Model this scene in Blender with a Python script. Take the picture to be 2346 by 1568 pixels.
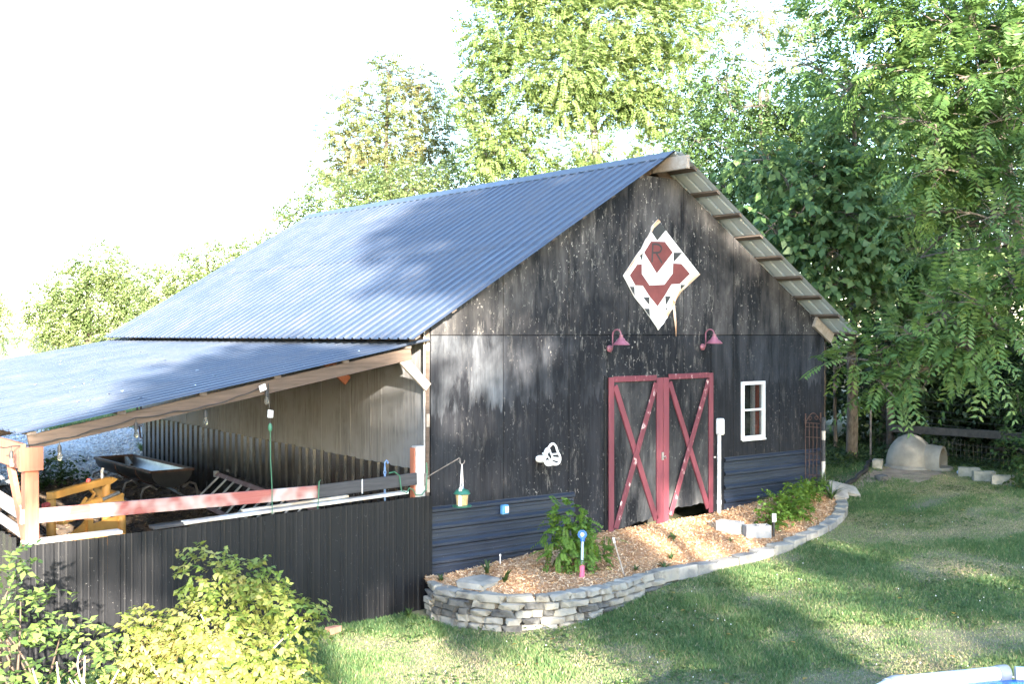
import bpy, bmesh, math, random
import numpy as np
from mathutils import Vector, Matrix

random.seed(11)
RNG = np.random.default_rng(11)
for o in list(bpy.data.objects):
    bpy.data.objects.remove(o)
scene = bpy.context.scene
COL = scene.collection
R = math.radians

# ------------------------------------------------------------------ camera
CAM_LOC = Vector((-8.28, -11.94, 3.57))
cam_data = bpy.data.cameras.new("camera")
cam = bpy.data.objects.new("camera", cam_data)
COL.objects.link(cam)
cam.location = CAM_LOC
yaw = math.atan2(0.62911, 0.77731)            # heading, clockwise from +Y
cam.rotation_euler = (R(90 - 0.385), 0, -yaw)
cam_data.sensor_width = 36
cam_data.lens = 36 * 2530 / 2346
cam_data.clip_start = 0.1
cam_data.clip_end = 3000
scene.camera = cam

# ------------------------------------------------------------------ sky, sun, exposure
SUN_AZ, SUN_EL = 204.3, 16.0                  # clockwise from +Y, above the horizon
world = bpy.data.worlds.new("World")
scene.world = world
world.use_nodes = True
wn = world.node_tree.nodes
sky_tex = wn.new("ShaderNodeTexSky")
sky_tex.sky_type = 'NISHITA'
sky_tex.sun_disc = False
sky_tex.sun_elevation = R(SUN_EL)
sky_tex.sun_rotation = R(SUN_AZ)
sky_tex.air_density = 1.0
sky_tex.ozone_density = 1.6
sky_tex.dust_density = 0.5
wn["Background"].inputs[1].default_value = 0.15
world.node_tree.links.new(sky_tex.outputs[0], wn["Background"].inputs[0])
sun_data = bpy.data.lights.new("sun", 'SUN')
sun_data.energy = 5.0
sun_data.angle = R(0.55)
sun_data.color = (1.0, 0.89, 0.74)
sun = bpy.data.objects.new("sun", sun_data)
COL.objects.link(sun)
SUN_DIR = Vector((math.sin(R(SUN_AZ)) * math.cos(R(SUN_EL)), math.cos(R(SUN_AZ)) * math.cos(R(SUN_EL)), math.sin(R(SUN_EL))))
sun.rotation_euler = SUN_DIR.to_track_quat('Z', 'Y').to_euler()
sun.location = SUN_DIR * 60
vs = scene.view_settings
vs.view_transform = 'Standard'
vs.look = 'None'
vs.gamma = 1.0
vs.use_curve_mapping = False
vs.exposure = 3.15
scene.cycles.max_bounces = 8
scene.cycles.transparent_max_bounces = 8
scene.cycles.caustics_reflective = False
scene.cycles.caustics_refractive = False

# ------------------------------------------------------------------ object helpers
WL = {}                                        # world location of every object made here

def tag(o, label=None, cat=None, group=None, kind=None):
    if label: o["label"] = label
    if cat: o["category"] = cat
    if group: o["group"] = group
    if kind: o["kind"] = kind
    return o

def thing(name, label, cat, loc, group=None):
    o = bpy.data.objects.new(name, None)
    o.empty_display_size = 0.2
    COL.objects.link(o)
    o.location = loc
    WL[o] = Vector(loc)
    return tag(o, label, cat, group)

def link_mesh(name, me, mat, parent=None, origin=None):
    o = bpy.data.objects.new(name, me)
    COL.objects.link(o)
    if mat is not None and not me.materials:
        me.materials.append(mat)
    w = Vector(origin) if origin is not None else Vector((0, 0, 0))
    WL[o] = w
    if parent is not None:
        o.parent = parent
        o.location = w - WL[parent]
    else:
        o.location = w
    return o

class MB:
    """collects shapes in world coordinates and links them as one mesh object"""
    def __init__(s):
        s.v = []; s.f = []
    def add(s, vs_, fs):
        b = len(s.v)
        s.v += [tuple(p) for p in vs_]
        s.f += [tuple(i + b for i in f) for f in fs]
        return s
    def box(s, x0, x1, y0, y1, z0, z1):
        return s.add([(x0,y0,z0),(x1,y0,z0),(x1,y1,z0),(x0,y1,z0),(x0,y0,z1),(x1,y0,z1),(x1,y1,z1),(x0,y1,z1)],
                     [(0,3,2,1),(4,5,6,7),(0,1,5,4),(1,2,6,5),(2,3,7,6),(3,0,4,7)])
    def bar(s, p, q, w, h, up=(0,0,1)):
        p, q, up = Vector(p), Vector(q), Vector(up)
        d = (q - p).normalized()
        a = d.cross(up).normalized() * (w / 2)
        b = a.cross(d).normalized() * (h / 2)
        vs_ = [p-a-b, p+a-b, p+a+b, p-a+b, q-a-b, q+a-b, q+a+b, q-a+b]
        return s.add(vs_, [(0,1,2,3),(7,6,5,4),(0,4,5,1),(1,5,6,2),(2,6,7,3),(3,7,4,0)])
    def tube(s, pts, r, n=8, caps=True):
        pts = [Vector(p) for p in pts]
        k = len(pts)
        rs = r if isinstance(r, (list, tuple)) else [r] * k
        t0 = (pts[1] - pts[0]).normalized()
        a = t0.orthogonal().normalized()
        rings = []
        for i, p in enumerate(pts):
            t = (pts[min(i+1, k-1)] - pts[max(i-1, 0)]).normalized()
            a = (a - t * a.dot(t))
            a = a.normalized() if a.length > 1e-6 else t.orthogonal().normalized()
            b = t.cross(a)
            rings.append([p + (a * math.cos(2*math.pi*j/n) + b * math.sin(2*math.pi*j/n)) * rs[i] for j in range(n)])
        vs_ = [q for ring in rings for q in ring]
        fs = [(i*n+j, i*n+(j+1)%n, (i+1)*n+(j+1)%n, (i+1)*n+j) for i in range(k-1) for j in range(n)]
        if caps:
            fs.append(tuple(range(n-1, -1, -1)))
            fs.append(tuple(range((k-1)*n, k*n)))
        return s.add(vs_, fs)
    def prism(s, poly, vec):
        n = len(poly); v = Vector(vec)
        p = [Vector(q) for q in poly]
        fs = [tuple(range(n)), tuple(range(2*n-1, n-1, -1))]
        fs += [(i, i+n, (i+1)%n+n, (i+1)%n) for i in range(n)]
        return s.add(p + [q + v for q in p], fs)
    def lathe(s, c, prof, n=16, axis=(0,0,1), caps=True):
        c = Vector(c); ax = Vector(axis).normalized()
        a = ax.orthogonal().normalized(); b = ax.cross(a)
        vs_ = [c + ax*z + (a*math.cos(2*math.pi*j/n) + b*math.sin(2*math.pi*j/n))*r for r, z in prof for j in range(n)]
        k = len(prof)
        fs = [(i*n+j, i*n+(j+1)%n, (i+1)*n+(j+1)%n, (i+1)*n+j) for i in range(k-1) for j in range(n)]
        if caps:
            fs.append(tuple(range(n-1, -1, -1)))
            fs.append(tuple(range((k-1)*n, k*n)))
        return s.add(vs_, fs)
    def build(s, name, mat, parent=None, smooth=False, bevel=0.0):
        V = np.array(s.v, dtype=float)
        c = (V.min(0) + V.max(0)) / 2
        c[2] = V[:, 2].min()
        me = bpy.data.meshes.new(name)
        me.from_pydata([tuple(p) for p in (V - c)], [], s.f)
        bm = bmesh.new(); bm.from_mesh(me)
        bmesh.ops.recalc_face_normals(bm, faces=bm.faces)
        if bevel:
            bmesh.ops.bevel(bm, geom=[e for e in bm.edges], offset=bevel, segments=1, affect='EDGES', clamp_overlap=True)
        bm.to_mesh(me); bm.free()
        if smooth:
            me.polygons.foreach_set("use_smooth", [True] * len(me.polygons))
            me.set_sharp_from_angle(angle=R(40))
        return link_mesh(name, me, mat, parent, c)

def box(name, mat, parent, *b, bevel=0.004):
    return MB().box(*b).build(name, mat, parent, bevel=bevel)

def copy_tree(o, loc, rotz=0.0, parent=None, scale=None):
    c = o.copy(); COL.objects.link(c)
    if parent is None:
        c.location = loc; c.rotation_euler = (0, 0, rotz)
        if scale: c.scale = (scale,)*3
    else:
        c.parent = parent
    WL[c] = Vector(loc) if parent is None else WL[parent]
    for ch in list(o.children):
        copy_tree(ch, None, 0, c)
    return c

def mesh_np(name, V, F, mat, parent=None, origin=None, attr=None, smooth=False):
    """V (n,3), F (m,3) or (m,4): fast mesh from arrays"""
    V = np.asarray(V, dtype=np.float32)
    if origin is None:
        origin = ((V[:,0].min()+V[:,0].max())/2, (V[:,1].min()+V[:,1].max())/2, V[:,2].min())
    V = V - np.array(origin, dtype=np.float32)
    me = bpy.data.meshes.new(name)
    m, k = F.shape
    me.vertices.add(len(V)); me.vertices.foreach_set("co", V.ravel())
    me.loops.add(m*k); me.loops.foreach_set("vertex_index", np.ascontiguousarray(F, dtype=np.int32).ravel())
    me.polygons.add(m)
    me.polygons.foreach_set("loop_start", np.arange(0, m*k, k, dtype=np.int32))
    if smooth:
        me.polygons.foreach_set("use_smooth", np.ones(m, dtype=bool))
    if attr is not None:
        a = me.attributes.new("tint", 'FLOAT', 'POINT')
        a.data.foreach_set("value", np.asarray(attr, dtype=np.float32))
    me.update(calc_edges=True)
    return link_mesh(name, me, mat, parent, origin)

# ------------------------------------------------------------------ materials
class NT:
    def __init__(s, name):
        s.m = bpy.data.materials.new(name); s.m.use_nodes = True
        s.t = s.m.node_tree; s.n = s.t.nodes; s.l = s.t.links
        s.b = s.n["Principled BSDF"]
        g = s.n.new("ShaderNodeNewGeometry"); s.pos = g.outputs["Position"]
    def mapped(s, sc):
        mp = s.n.new("ShaderNodeMapping"); mp.inputs["Scale"].default_value = sc
        s.l.new(s.pos, mp.inputs["Vector"]); return mp.outputs[0]
    def noise(s, scale, stretch=(1,1,1), detail=5, rough=0.6, dist=0.0):
        t = s.n.new("ShaderNodeTexNoise")
        t.inputs["Scale"].default_value = scale; t.inputs["Detail"].default_value = detail
        t.inputs["Roughness"].default_value = rough; t.inputs["Distortion"].default_value = dist
        s.l.new(s.mapped(stretch), t.inputs["Vector"]); return t.outputs["Fac"]
    def ramp(s, fac, stops, interp='LINEAR'):
        r = s.n.new("ShaderNodeValToRGB"); e = r.color_ramp; e.interpolation = interp
        while len(e.elements) < len(stops): e.elements.new(0.5)
        for el, (p, c) in zip(e.elements, stops):
            el.position = p
            el.color = (c, c, c, 1) if isinstance(c, (int, float)) else (*c, 1)
        s.l.new(fac, r.inputs[0]); return r.outputs[0]
    def mix(s, fac, a, b, mode='MIX'):
        m = s.n.new("ShaderNodeMix"); m.data_type = 'RGBA'; m.blend_type = mode
        for sock, v in ((m.inputs[0], fac), (m.inputs[6], a), (m.inputs[7], b)):
            if hasattr(v, "links"): s.l.new(v, sock)
            elif isinstance(v, tuple): sock.default_value = (*v, 1)
            else: sock.default_value = v
        return m.outputs[2]
    def math(s, op, a, b=0.0):
        m = s.n.new("ShaderNodeMath"); m.operation = op
        for sock, v in ((m.inputs[0], a), (m.inputs[1], b)):
            if hasattr(v, "links"): s.l.new(v, sock)
            else: sock.default_value = v
        return m.outputs[0]
    def axis(s, i):
        x = s.n.new("ShaderNodeSeparateXYZ"); s.l.new(s.pos, x.inputs[0]); return x.outputs[i]
    def color(s, c):
        if hasattr(c, "links"): s.l.new(c, s.b.inputs["Base Color"])
        else: s.b.inputs["Base Color"].default_value = (*c, 1)
    def rough(s, c):
        if hasattr(c, "links"): s.l.new(c, s.b.inputs["Roughness"])
        else: s.b.inputs["Roughness"].default_value = c
    def bump(s, h, strength=0.3, dist=0.01):
        b = s.n.new("ShaderNodeBump"); b.inputs["Strength"].default_value = strength
        b.inputs["Distance"].default_value = dist
        s.l.new(h, b.inputs["Height"]); s.l.new(b.outputs[0], s.b.inputs["Normal"])

def pmat(name, c1, c2, scale=4, stretch=(1,1,1), rough=0.7, metal=0.0, bump=0.0, bscale=None, lo=0.35, hi=0.65, c3=None, spec=0.5):
    t = NT(name)
    f = t.noise(scale, stretch)
    stops = [(lo, c1), (hi, c2)] if c3 is None else [(lo, c1), ((lo+hi)/2, c2), (hi, c3)]
    t.color(t.ramp(f, stops)); t.rough(rough)
    t.b.inputs["Metallic"].default_value = metal
    t.b.inputs["Specular IOR Level"].default_value = spec
    if bump:
        t.bump(t.noise(bscale or scale*3, stretch, 6), bump)
    return t.m

def wood(name, c1, c2, axis='x', rough=0.8, c3=None):
    st = {'x': (0.6, 9, 9), 'y': (9, 0.6, 9), 'z': (9, 9, 0.6), 'a': (4, 4, 4)}[axis]
    t = NT(name)
    g = t.noise(3.0, st, 8, 0.7, 0.4)
    k = t.noise(1.7, (1, 1, 1), 3)
    base = t.ramp(g, [(0.3, c1), (0.7, c2)])
    if c3 is not None:
        base = t.mix(t.ramp(k, [(0.45, 0.0), (0.6, 1.0)]), base, c3)
    t.color(base); t.rough(rough); t.bump(g, 0.35, 0.006)
    return t.m

def siding(name, fade, flake, dark=(0.0065, 0.0075, 0.0105), grey=(0.085, 0.092, 0.108), axis=0, low=None):
    """black-painted grooved plywood: vertical grain, faded streaks, flaked specks"""
    t = NT(name)
    grain = t.noise(5.0, (7, 7, 0.35), 8, 0.7, 0.2)
    streak = t.noise(1.3, (2.2, 2.2, 0.5), 6, 0.65, 0.3)
    patch = t.noise(0.55, (1, 1, 0.9), 4, 0.6, 0.5)
    f = t.math('MULTIPLY', t.ramp(streak, [(0.40, 0.0), (0.72, 1.0)]), t.ramp(patch, [(0.38, 0.05), (0.58, 1.0)]))
    f = t.math('MULTIPLY', f, fade)
    col = t.mix(f, dark, grey)
    col = t.mix(t.ramp(grain, [(0.45, 0.0), (0.80, 0.32)]), col, (0.050, 0.052, 0.060))
    if low is not None:                         # the lower part was brushed over again with fresh paint
        z = t.axis(2)
        edge = t.math('ADD', z, t.math('MULTIPLY', t.math('SUBTRACT', t.noise(3.0, (3.2, 3.2, 0.02), 3, 0.8), 0.5), 0.9))
        fresh = t.ramp(t.math('SUBTRACT', edge, low - 0.5), [(0.48, 1.0), (0.52, 0.0)])
        col = t.mix(t.math('MULTIPLY', fresh, 0.85), col, t.mix(t.ramp(grain, [(0.35, 0.0), (0.8, 0.5)]), (0.0055, 0.0062, 0.009), (0.040, 0.042, 0.050)))
    sp = t.noise(26.0, (1, 1, 0.62), 4, 0.62)
    sp2 = t.noise(9.0, (1.2, 1.2, 0.28), 8, 0.75)
    area = t.ramp(t.noise(0.9, (1, 1, 0.6), 4, 0.6), [(0.42, 0.0), (0.62, 1.0)])
    fl = t.math('MAXIMUM', t.ramp(sp, [(0.635, 0.0), (0.675, 1.0)]), t.math('MULTIPLY', t.ramp(sp2, [(0.55, 0.0), (0.70, 1.0)]), 0.75))
    fl = t.math('MULTIPLY', t.math('MULTIPLY', fl, t.math('ADD', t.math('MULTIPLY', area, 0.9), 0.1)), flake)
    col = t.mix(fl, col, (0.34, 0.325, 0.30))
    gx = t.math('FRACT', t.math('DIVIDE', t.axis(axis), 0.2032))
    gr = t.ramp(gx, [(0.0, 0.0), (0.03, 1.0)])
    col = t.mix(t.math('MULTIPLY', t.math('SUBTRACT', 1.0, gr), 0.55), col, (0.004, 0.004, 0.005))
    t.color(col); t.rough(t.ramp(f, [(0.0, 0.62), (1.0, 0.85)]))
    t.b.inputs["Specular IOR Level"].default_value = 0.16
    t.bump(t.math('ADD', t.math('MULTIPLY', grain, 0.5), t.math('MULTIPLY', gr, 0.8)), 0.5, 0.006)
    return t.m

def metal_paint(name, c, rough=0.35, dirt=(0.3, 0.3, 0.32), amount=0.25, metal=0.0, stretch=(1, 1, 1), spec=0.6, coat=0.0):
    t = NT(name)
    d = t.noise(2.2, stretch, 7, 0.7)
    k = t.noise(60, (1, 1, 1), 2)
    f = t.math('MULTIPLY', t.ramp(d, [(0.42, 0.0), (0.75, 1.0)]), amount)
    col = t.mix(f, c, dirt)
    col = t.mix(t.math('MULTIPLY', t.ramp(k, [(0.72, 0.0), (0.76, 1.0)]), 0.6), col, (0.45, 0.44, 0.42))
    t.color(col); t.rough(t.ramp(d, [(0.3, rough), (0.8, min(1, rough + 0.22))]))
    t.b.inputs["Metallic"].default_value = metal
    t.b.inputs["Specular IOR Level"].default_value = spec
    return t.m

def leafmat(name, cols, trans=0.35, rough=0.5, spec=0.35):
    t = NT(name)
    a = t.n.new("ShaderNodeAttribute"); a.attribute_name = "tint"
    c = t.ramp(a.outputs["Fac"], [(i / (len(cols) - 1), q) for i, q in enumerate(cols)])
    t.color(c); t.rough(rough)
    t.b.inputs["Specular IOR Level"].default_value = spec
    tr = t.n.new("ShaderNodeBsdfTranslucent")
    hs = t.n.new("ShaderNodeHueSaturation"); hs.inputs["Hue"].default_value = 0.485; hs.inputs["Value"].default_value = 1.25
    t.l.new(c, hs.inputs["Color"]); t.l.new(hs.outputs[0], tr.inputs["Color"])
    mx = t.n.new("ShaderNodeMixShader"); mx.inputs[0].default_value = trans
    out = t.n["Material Output"]
    t.l.new(t.b.outputs[0], mx.inputs[1]); t.l.new(tr.outputs[0], mx.inputs[2]); t.l.new(mx.outputs[0], out.inputs["Surface"])
    return t.m

M = {}
M['siding_gable'] = siding('siding_gable', 1.0, 1.0, grey=(0.125, 0.12, 0.12))
M['siding_over'] = siding('siding_over', 0.5, 1.0, low=None)
M['siding_left'] = siding('siding_left', 1.0, 0.25, low=2.55, grey=(0.19, 0.205, 0.23))
M['siding_mid'] = siding('siding_mid', 1.0, 0.9, low=2.62, grey=(0.12, 0.128, 0.147))
M['siding_right'] = siding('siding_right', 0.75, 0.3, low=2.75)
M['siding_door'] = siding('siding_door', 1.0, 0.35, grey=(0.15, 0.15, 0.152))
M['side_plank'] = wood('side_plank', (0.085, 0.086, 0.090), (0.23, 0.232, 0.243), 'z', 0.85, (0.185, 0.19, 0.202))
M['roof'] = metal_paint('roof_paint', (0.045, 0.062, 0.096), 0.38, (0.11, 0.115, 0.13), 0.4, 0.3, (0.6, 0.6, 0.6), 0.6)
M['galv'] = metal_paint('galvanised', (0.55, 0.62, 0.69), 0.6, (0.42, 0.47, 0.52), 0.6, 0.0)
M['blackmetal'] = metal_paint('black_metal', (0.007, 0.0075, 0.0095), 0.42, (0.035, 0.035, 0.038), 0.2, 0.0, (4, 4, 0.5), 0.28)
M['blackmetal_h'] = metal_paint('black_metal_h', (0.012, 0.018, 0.034), 0.34, (0.05, 0.058, 0.075), 0.25, 0.0, (0.4, 4, 4), 0.6)
M['corrug'] = metal_paint('corrugated_black', (0.010, 0.010, 0.012), 0.13, (0.05, 0.045, 0.04), 0.2, 0.0, (3, 3, 0.4), 1.0)
M['timber'] = wood('weathered_timber', (0.050, 0.034, 0.025), (0.125, 0.088, 0.066), 'x')
M['timber_y'] = wood('weathered_timber_y', (0.055, 0.043, 0.036), (0.14, 0.11, 0.093), 'y')
M['timber_pale'] = wood('pale_timber', (0.22, 0.18, 0.15), (0.40, 0.35, 0.30), 'a')
M['redwood'] = wood('red_stained_timber', (0.27, 0.085, 0.05), (0.38, 0.15, 0.09), 'z')
M['redrail'] = wood('worn_red_rail', (0.22, 0.045, 0.04), (0.34, 0.13, 0.11), 'x', 0.8, (0.42, 0.37, 0.35))
M['blackrail'] = wood('black_rail', (0.02, 0.02, 0.024), (0.06, 0.06, 0.065), 'x')
M['whiteboard'] = wood('white_board', (0.55, 0.53, 0.50), (0.78, 0.77, 0.74), 'x', 0.7, (0.42, 0.37, 0.33))
M['greycap'] = wood('grey_cap_board', (0.30, 0.28, 0.27), (0.50, 0.48, 0.46), 'x')
M['doorred'] = pmat('barn_red_paint', (0.115, 0.024, 0.037), (0.17, 0.038, 0.054), 3, (2, 2, 0.4), 0.55, bump=0.15, bscale=30)
M['doorred_worn'] = pmat('barn_red_worn', (0.12, 0.025, 0.038), (0.165, 0.036, 0.052), 9, (1.5, 1.5, 0.8), 0.6, bump=0.2, bscale=30, lo=0.50, hi=0.68, c3=(0.50, 0.45, 0.43))
M['lampred'] = pmat('lamp_red', (0.19, 0.065, 0.095), (0.28, 0.11, 0.155), 8, rough=0.38)
M['white'] = pmat('white_paint', (0.66, 0.67, 0.68), (0.80, 0.80, 0.79), 6, rough=0.5)
M['pvc'] = pmat('white_plastic', (0.70, 0.71, 0.73), (0.80, 0.80, 0.80), 5, rough=0.35)
M['quiltwhite'] = pmat('quilt_white', (0.70, 0.69, 0.67), (0.80, 0.79, 0.78), 8, rough=0.55)
M['quiltred'] = pmat('quilt_red', (0.12, 0.022, 0.022), (0.16, 0.036, 0.035), 4, rough=0.5)
M['quiltblack'] = pmat('quilt_black', (0.018, 0.02, 0.022), (0.035, 0.036, 0.038), 5, rough=0.5)
M['rawwood'] = wood('torn_raw_wood', (0.42, 0.20, 0.09), (0.62, 0.38, 0.22), 'z', 0.85, (0.70, 0.60, 0.50))
M['dark'] = pmat('dark_interior', (0.02, 0.018, 0.016), (0.035, 0.03, 0.028), 2, rough=0.9)
M['yellow'] = pmat('yellow_paint', (0.36, 0.17, 0.035), (0.44, 0.23, 0.055), 5, rough=0.5, bump=0.15, bscale=25)
M['chrome'] = pmat('bare_steel', (0.35, 0.34, 0.33), (0.5, 0.49, 0.47), 20, rough=0.35, metal=0.8)
M['redknob'] = pmat('red_cap', (0.3, 0.04, 0.04), (0.4, 0.06, 0.06), 5, rough=0.5)
M['trough'] = pmat('black_poly', (0.012, 0.012, 0.013), (0.03, 0.03, 0.032), 3, rough=0.35, bump=0.1)
M['trough_in'] = pmat('worn_poly_inside', (0.045, 0.052, 0.065), (0.15, 0.165, 0.19), 3, rough=0.35)
M['rusty'] = pmat('rusty_steel', (0.045, 0.024, 0.02), (0.10, 0.054, 0.04), 12, rough=0.8, bump=0.2, bscale=40)
M['steeltube'] = pmat('worn_steel_tube', (0.10, 0.09, 0.085), (0.22, 0.20, 0.19), 9, rough=0.55, metal=0.3)
M['alu'] = pmat('aluminium', (0.42, 0.42, 0.42), (0.58, 0.57, 0.55), 6, rough=0.4, metal=0.7)
M['ladderred'] = pmat('faded_red_rail', (0.20, 0.12, 0.12), (0.32, 0.22, 0.22), 5, rough=0.6)
M['rubber'] = pmat('black_rubber', (0.012, 0.012, 0.012), (0.03, 0.03, 0.03), 10, rough=0.6)
M['greencord'] = pmat('green_cord', (0.03, 0.13, 0.075), (0.05, 0.18, 0.11), 10, rough=0.5)
M['bluechain'] = pmat('blue_chain', (0.10, 0.20, 0.42), (0.2, 0.32, 0.55), 30, rough=0.4)
M['feedgreen'] = pmat('feeder_green', (0.02, 0.11, 0.075), (0.035, 0.15, 0.10), 6, rough=0.35)
M['seed'] = pmat('seed_mix', (0.38, 0.24, 0.10), (0.62, 0.45, 0.24), 60, rough=0.7, bump=0.3, bscale=120)
M['bluebox'] = pmat('blue_box', (0.05, 0.20, 0.45), (0.09, 0.28, 0.55), 10, rough=0.45)
M['blue'] = pmat('blue_plastic', (0.02, 0.11, 0.42), (0.04, 0.16, 0.52), 10, rough=0.4)
M['pink'] = pmat('pink_plastic', (0.62, 0.12, 0.22), (0.70, 0.18, 0.30), 10, rough=0.4)
M['lightblue'] = pmat('pale_blue_metal', (0.34, 0.42, 0.54), (0.44, 0.52, 0.62), 10, rough=0.4)
M['yellowglass'] = pmat('yellow_glass', (0.65, 0.55, 0.15), (0.75, 0.7, 0.35), 20, rough=0.3)
M['concrete'] = pmat('grey_concrete', (0.22, 0.22, 0.225), (0.31, 0.31, 0.31), 6, rough=0.9, bump=0.35, bscale=70)
M['concrete_old'] = pmat('mossy_concrete', (0.17, 0.17, 0.14), (0.32, 0.31, 0.27), 5, rough=0.95, bump=0.4, bscale=50)
M['stone'] = pmat('wall_stone', (0.085, 0.083, 0.078), (0.265, 0.247, 0.207), 5, rough=0.92, bump=0.6, bscale=28, c3=(0.22, 0.21, 0.195), lo=0.3, hi=0.7)
M['stone_dark'] = pmat('wall_stone_dark', (0.035, 0.035, 0.037), (0.13, 0.127, 0.118), 7, rough=0.92, bump=0.6, bscale=28)
M['stone_pale'] = pmat('wall_stone_pale', (0.165, 0.16, 0.147), (0.31, 0.292, 0.252), 4, rough=0.92, bump=0.5, bscale=30)
M['paver'] = pmat('edging_paver', (0.14, 0.137, 0.132), (0.31, 0.295, 0.265), 4, rough=0.9, bump=0.5, bscale=40)
M['dogloo'] = pmat('beige_plastic_shell', (0.15, 0.142, 0.12), (0.235, 0.222, 0.19), 3.5, rough=0.6, bump=0.15, bscale=40)
M['bark'] = pmat('bark', (0.055, 0.045, 0.036), (0.15, 0.13, 0.105), 6, (4, 4, 0.7), 0.95, bump=0.7, bscale=14)
M['barkpale'] = pmat('pale_bark', (0.13, 0.12, 0.095), (0.28, 0.26, 0.22), 6, (3, 3, 0.8), 0.95, bump=0.5, bscale=14)
M['deadwood'] = pmat('bleached_twigs', (0.32, 0.25, 0.20), (0.55, 0.45, 0.38), 7, rough=0.9)
M['poolwhite'] = pmat('pool_beam', (0.50, 0.54, 0.60), (0.60, 0.63, 0.68), 4, rough=0.3)
M['poolgrey'] = pmat('pool_joint', (0.18, 0.20, 0.24), (0.24, 0.26, 0.30), 4, rough=0.4)
M['poolblue'] = pmat('pool_liner', (0.01, 0.06, 0.38), (0.05, 0.30, 0.70), 7, rough=0.35, lo=0.4, hi=0.72)
M['brick'] = pmat('old_brick', (0.26, 0.12, 0.08), (0.36, 0.19, 0.13), 12, rough=0.9, bump=0.3, bscale=50)
M['wire'] = pmat('fence_wire', (0.05, 0.052, 0.052), (0.10, 0.10, 0.10), 20, rough=0.5, metal=0.5)
M['oldpost'] = wood('old_fence_timber', (0.035, 0.031, 0.027), (0.085, 0.076, 0.068), 'a', 0.9)

def glass_mat():
    t = NT('window_glass')
    t.color((0.012, 0.016, 0.016)); t.rough(0.03)
    t.b.inputs["Specular IOR Level"].default_value = 0.9
    gl = t.n.new("ShaderNodeBsdfTransparent")
    mx = t.n.new("ShaderNodeMixShader"); mx.inputs[0].default_value = 0.55
    t.l.new(t.b.outputs[0], mx.inputs[1]); t.l.new(gl.outputs[0], mx.inputs[2])
    t.l.new(mx.outputs[0], t.n["Material Output"].inputs["Surface"])
    return t.m
M['glass'] = glass_mat()
def bulb_mat():
    t = NT('bulb_glass')
    t.color((0.55, 0.53, 0.48)); t.rough(0.06)
    t.b.inputs["Transmission Weight"].default_value = 0.85
    t.b.inputs["IOR"].default_value = 1.15
    return t.m
M['bulb'] = bulb_mat()

def ground_mat():
    t = NT('lawn_soil')
    n1 = t.noise(0.45, (1, 1, 1), 5, 0.6, 0.4)
    n2 = t.noise(7.0, (1, 1, 1), 6, 0.7)
    n3 = t.noise(70.0, (1, 1, 1), 4, 0.8)
    green = t.mix(t.ramp(n2, [(0.35, 0.0), (0.65, 1.0)]), (0.055, 0.085, 0.036), (0.105, 0.120, 0.060))
    straw = t.mix(t.ramp(n3, [(0.4, 0.0), (0.6, 1.0)]), (0.10, 0.085, 0.055), (0.32, 0.27, 0.18))
    t.color(t.mix(t.ramp(n1, [(0.40, 0.35), (0.66, 0.6)]), green, straw))
    t.rough(0.95); t.bump(n3, 0.5, 0.02)
    return t.m
M['ground'] = ground_mat()
M['dirt'] = pmat('bare_dirt', (0.20, 0.145, 0.10), (0.33, 0.25, 0.18), 4, rough=0.95, bump=0.5, bscale=40)
M['pensoil'] = pmat('pen_soil', (0.045, 0.033, 0.025), (0.12, 0.088, 0.065), 5, rough=0.95, bump=0.7, bscale=30, c3=(0.17, 0.12, 0.085))
M['gravel'] = pmat('gravel_bed', (0.36, 0.365, 0.375), (0.56, 0.57, 0.58), 26, rough=0.9, bump=0.8, bscale=40)
M['mulchbed'] = pmat('mulch_bed', (0.30, 0.155, 0.075), (0.50, 0.30, 0.165), 22, rough=0.95, bump=0.8, bscale=40)
M['field'] = M['ground']

L = {}
L['ash'] = leafmat('leaf_ash', [(0.10, 0.155, 0.045), (0.18, 0.25, 0.08), (0.26, 0.32, 0.13)], 0.45)
L['locust'] = leafmat('leaf_locust', [(0.09, 0.13, 0.04), (0.16, 0.20, 0.07), (0.20, 0.22, 0.09), (0.23, 0.19, 0.10)], 0.45)
L['far'] = leafmat('leaf_far', [(0.085, 0.135, 0.045), (0.16, 0.22, 0.08), (0.25, 0.30, 0.13)], 0.45)
L['hack'] = leafmat('leaf_hack', [(0.035, 0.075, 0.024), (0.07, 0.125, 0.036), (0.12, 0.18, 0.055)], 0.34)
L['mulb'] = leafmat('leaf_mulb', [(0.045, 0.095, 0.034), (0.095, 0.165, 0.055), (0.18, 0.245, 0.095)], 0.38)
L['walnut'] = leafmat('leaf_walnut', [(0.045, 0.095, 0.028), (0.085, 0.160, 0.042), (0.15, 0.225, 0.062)], 0.38)
L['brush'] = leafmat('leaf_brush', [(0.015, 0.034, 0.012), (0.035, 0.065, 0.022), (0.06, 0.095, 0.03)], 0.25)
L['shrub'] = leafmat('leaf_shrub', [(0.10, 0.17, 0.035), (0.20, 0.26, 0.055), (0.29, 0.31, 0.095), (0.32, 0.25, 0.11)], 0.38)
L['lilac'] = leafmat('leaf_lilac', [(0.05, 0.10, 0.03), (0.10, 0.16, 0.045), (0.17, 0.22, 0.06)], 0.3)
L['bed'] = leafmat('leaf_bed', [(0.06, 0.13, 0.02), (0.11, 0.20, 0.03), (0.17, 0.27, 0.04)], 0.35)
L['weed'] = leafmat('leaf_weed', [(0.025, 0.055, 0.015), (0.05, 0.09, 0.025), (0.08, 0.13, 0.035)], 0.3)
L['grass'] = leafmat('grass_blade', [(0.058, 0.120, 0.044), (0.100, 0.180, 0.060), (0.19, 0.225, 0.095), (0.36, 0.30, 0.19)], 0.3, 0.6)
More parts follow.
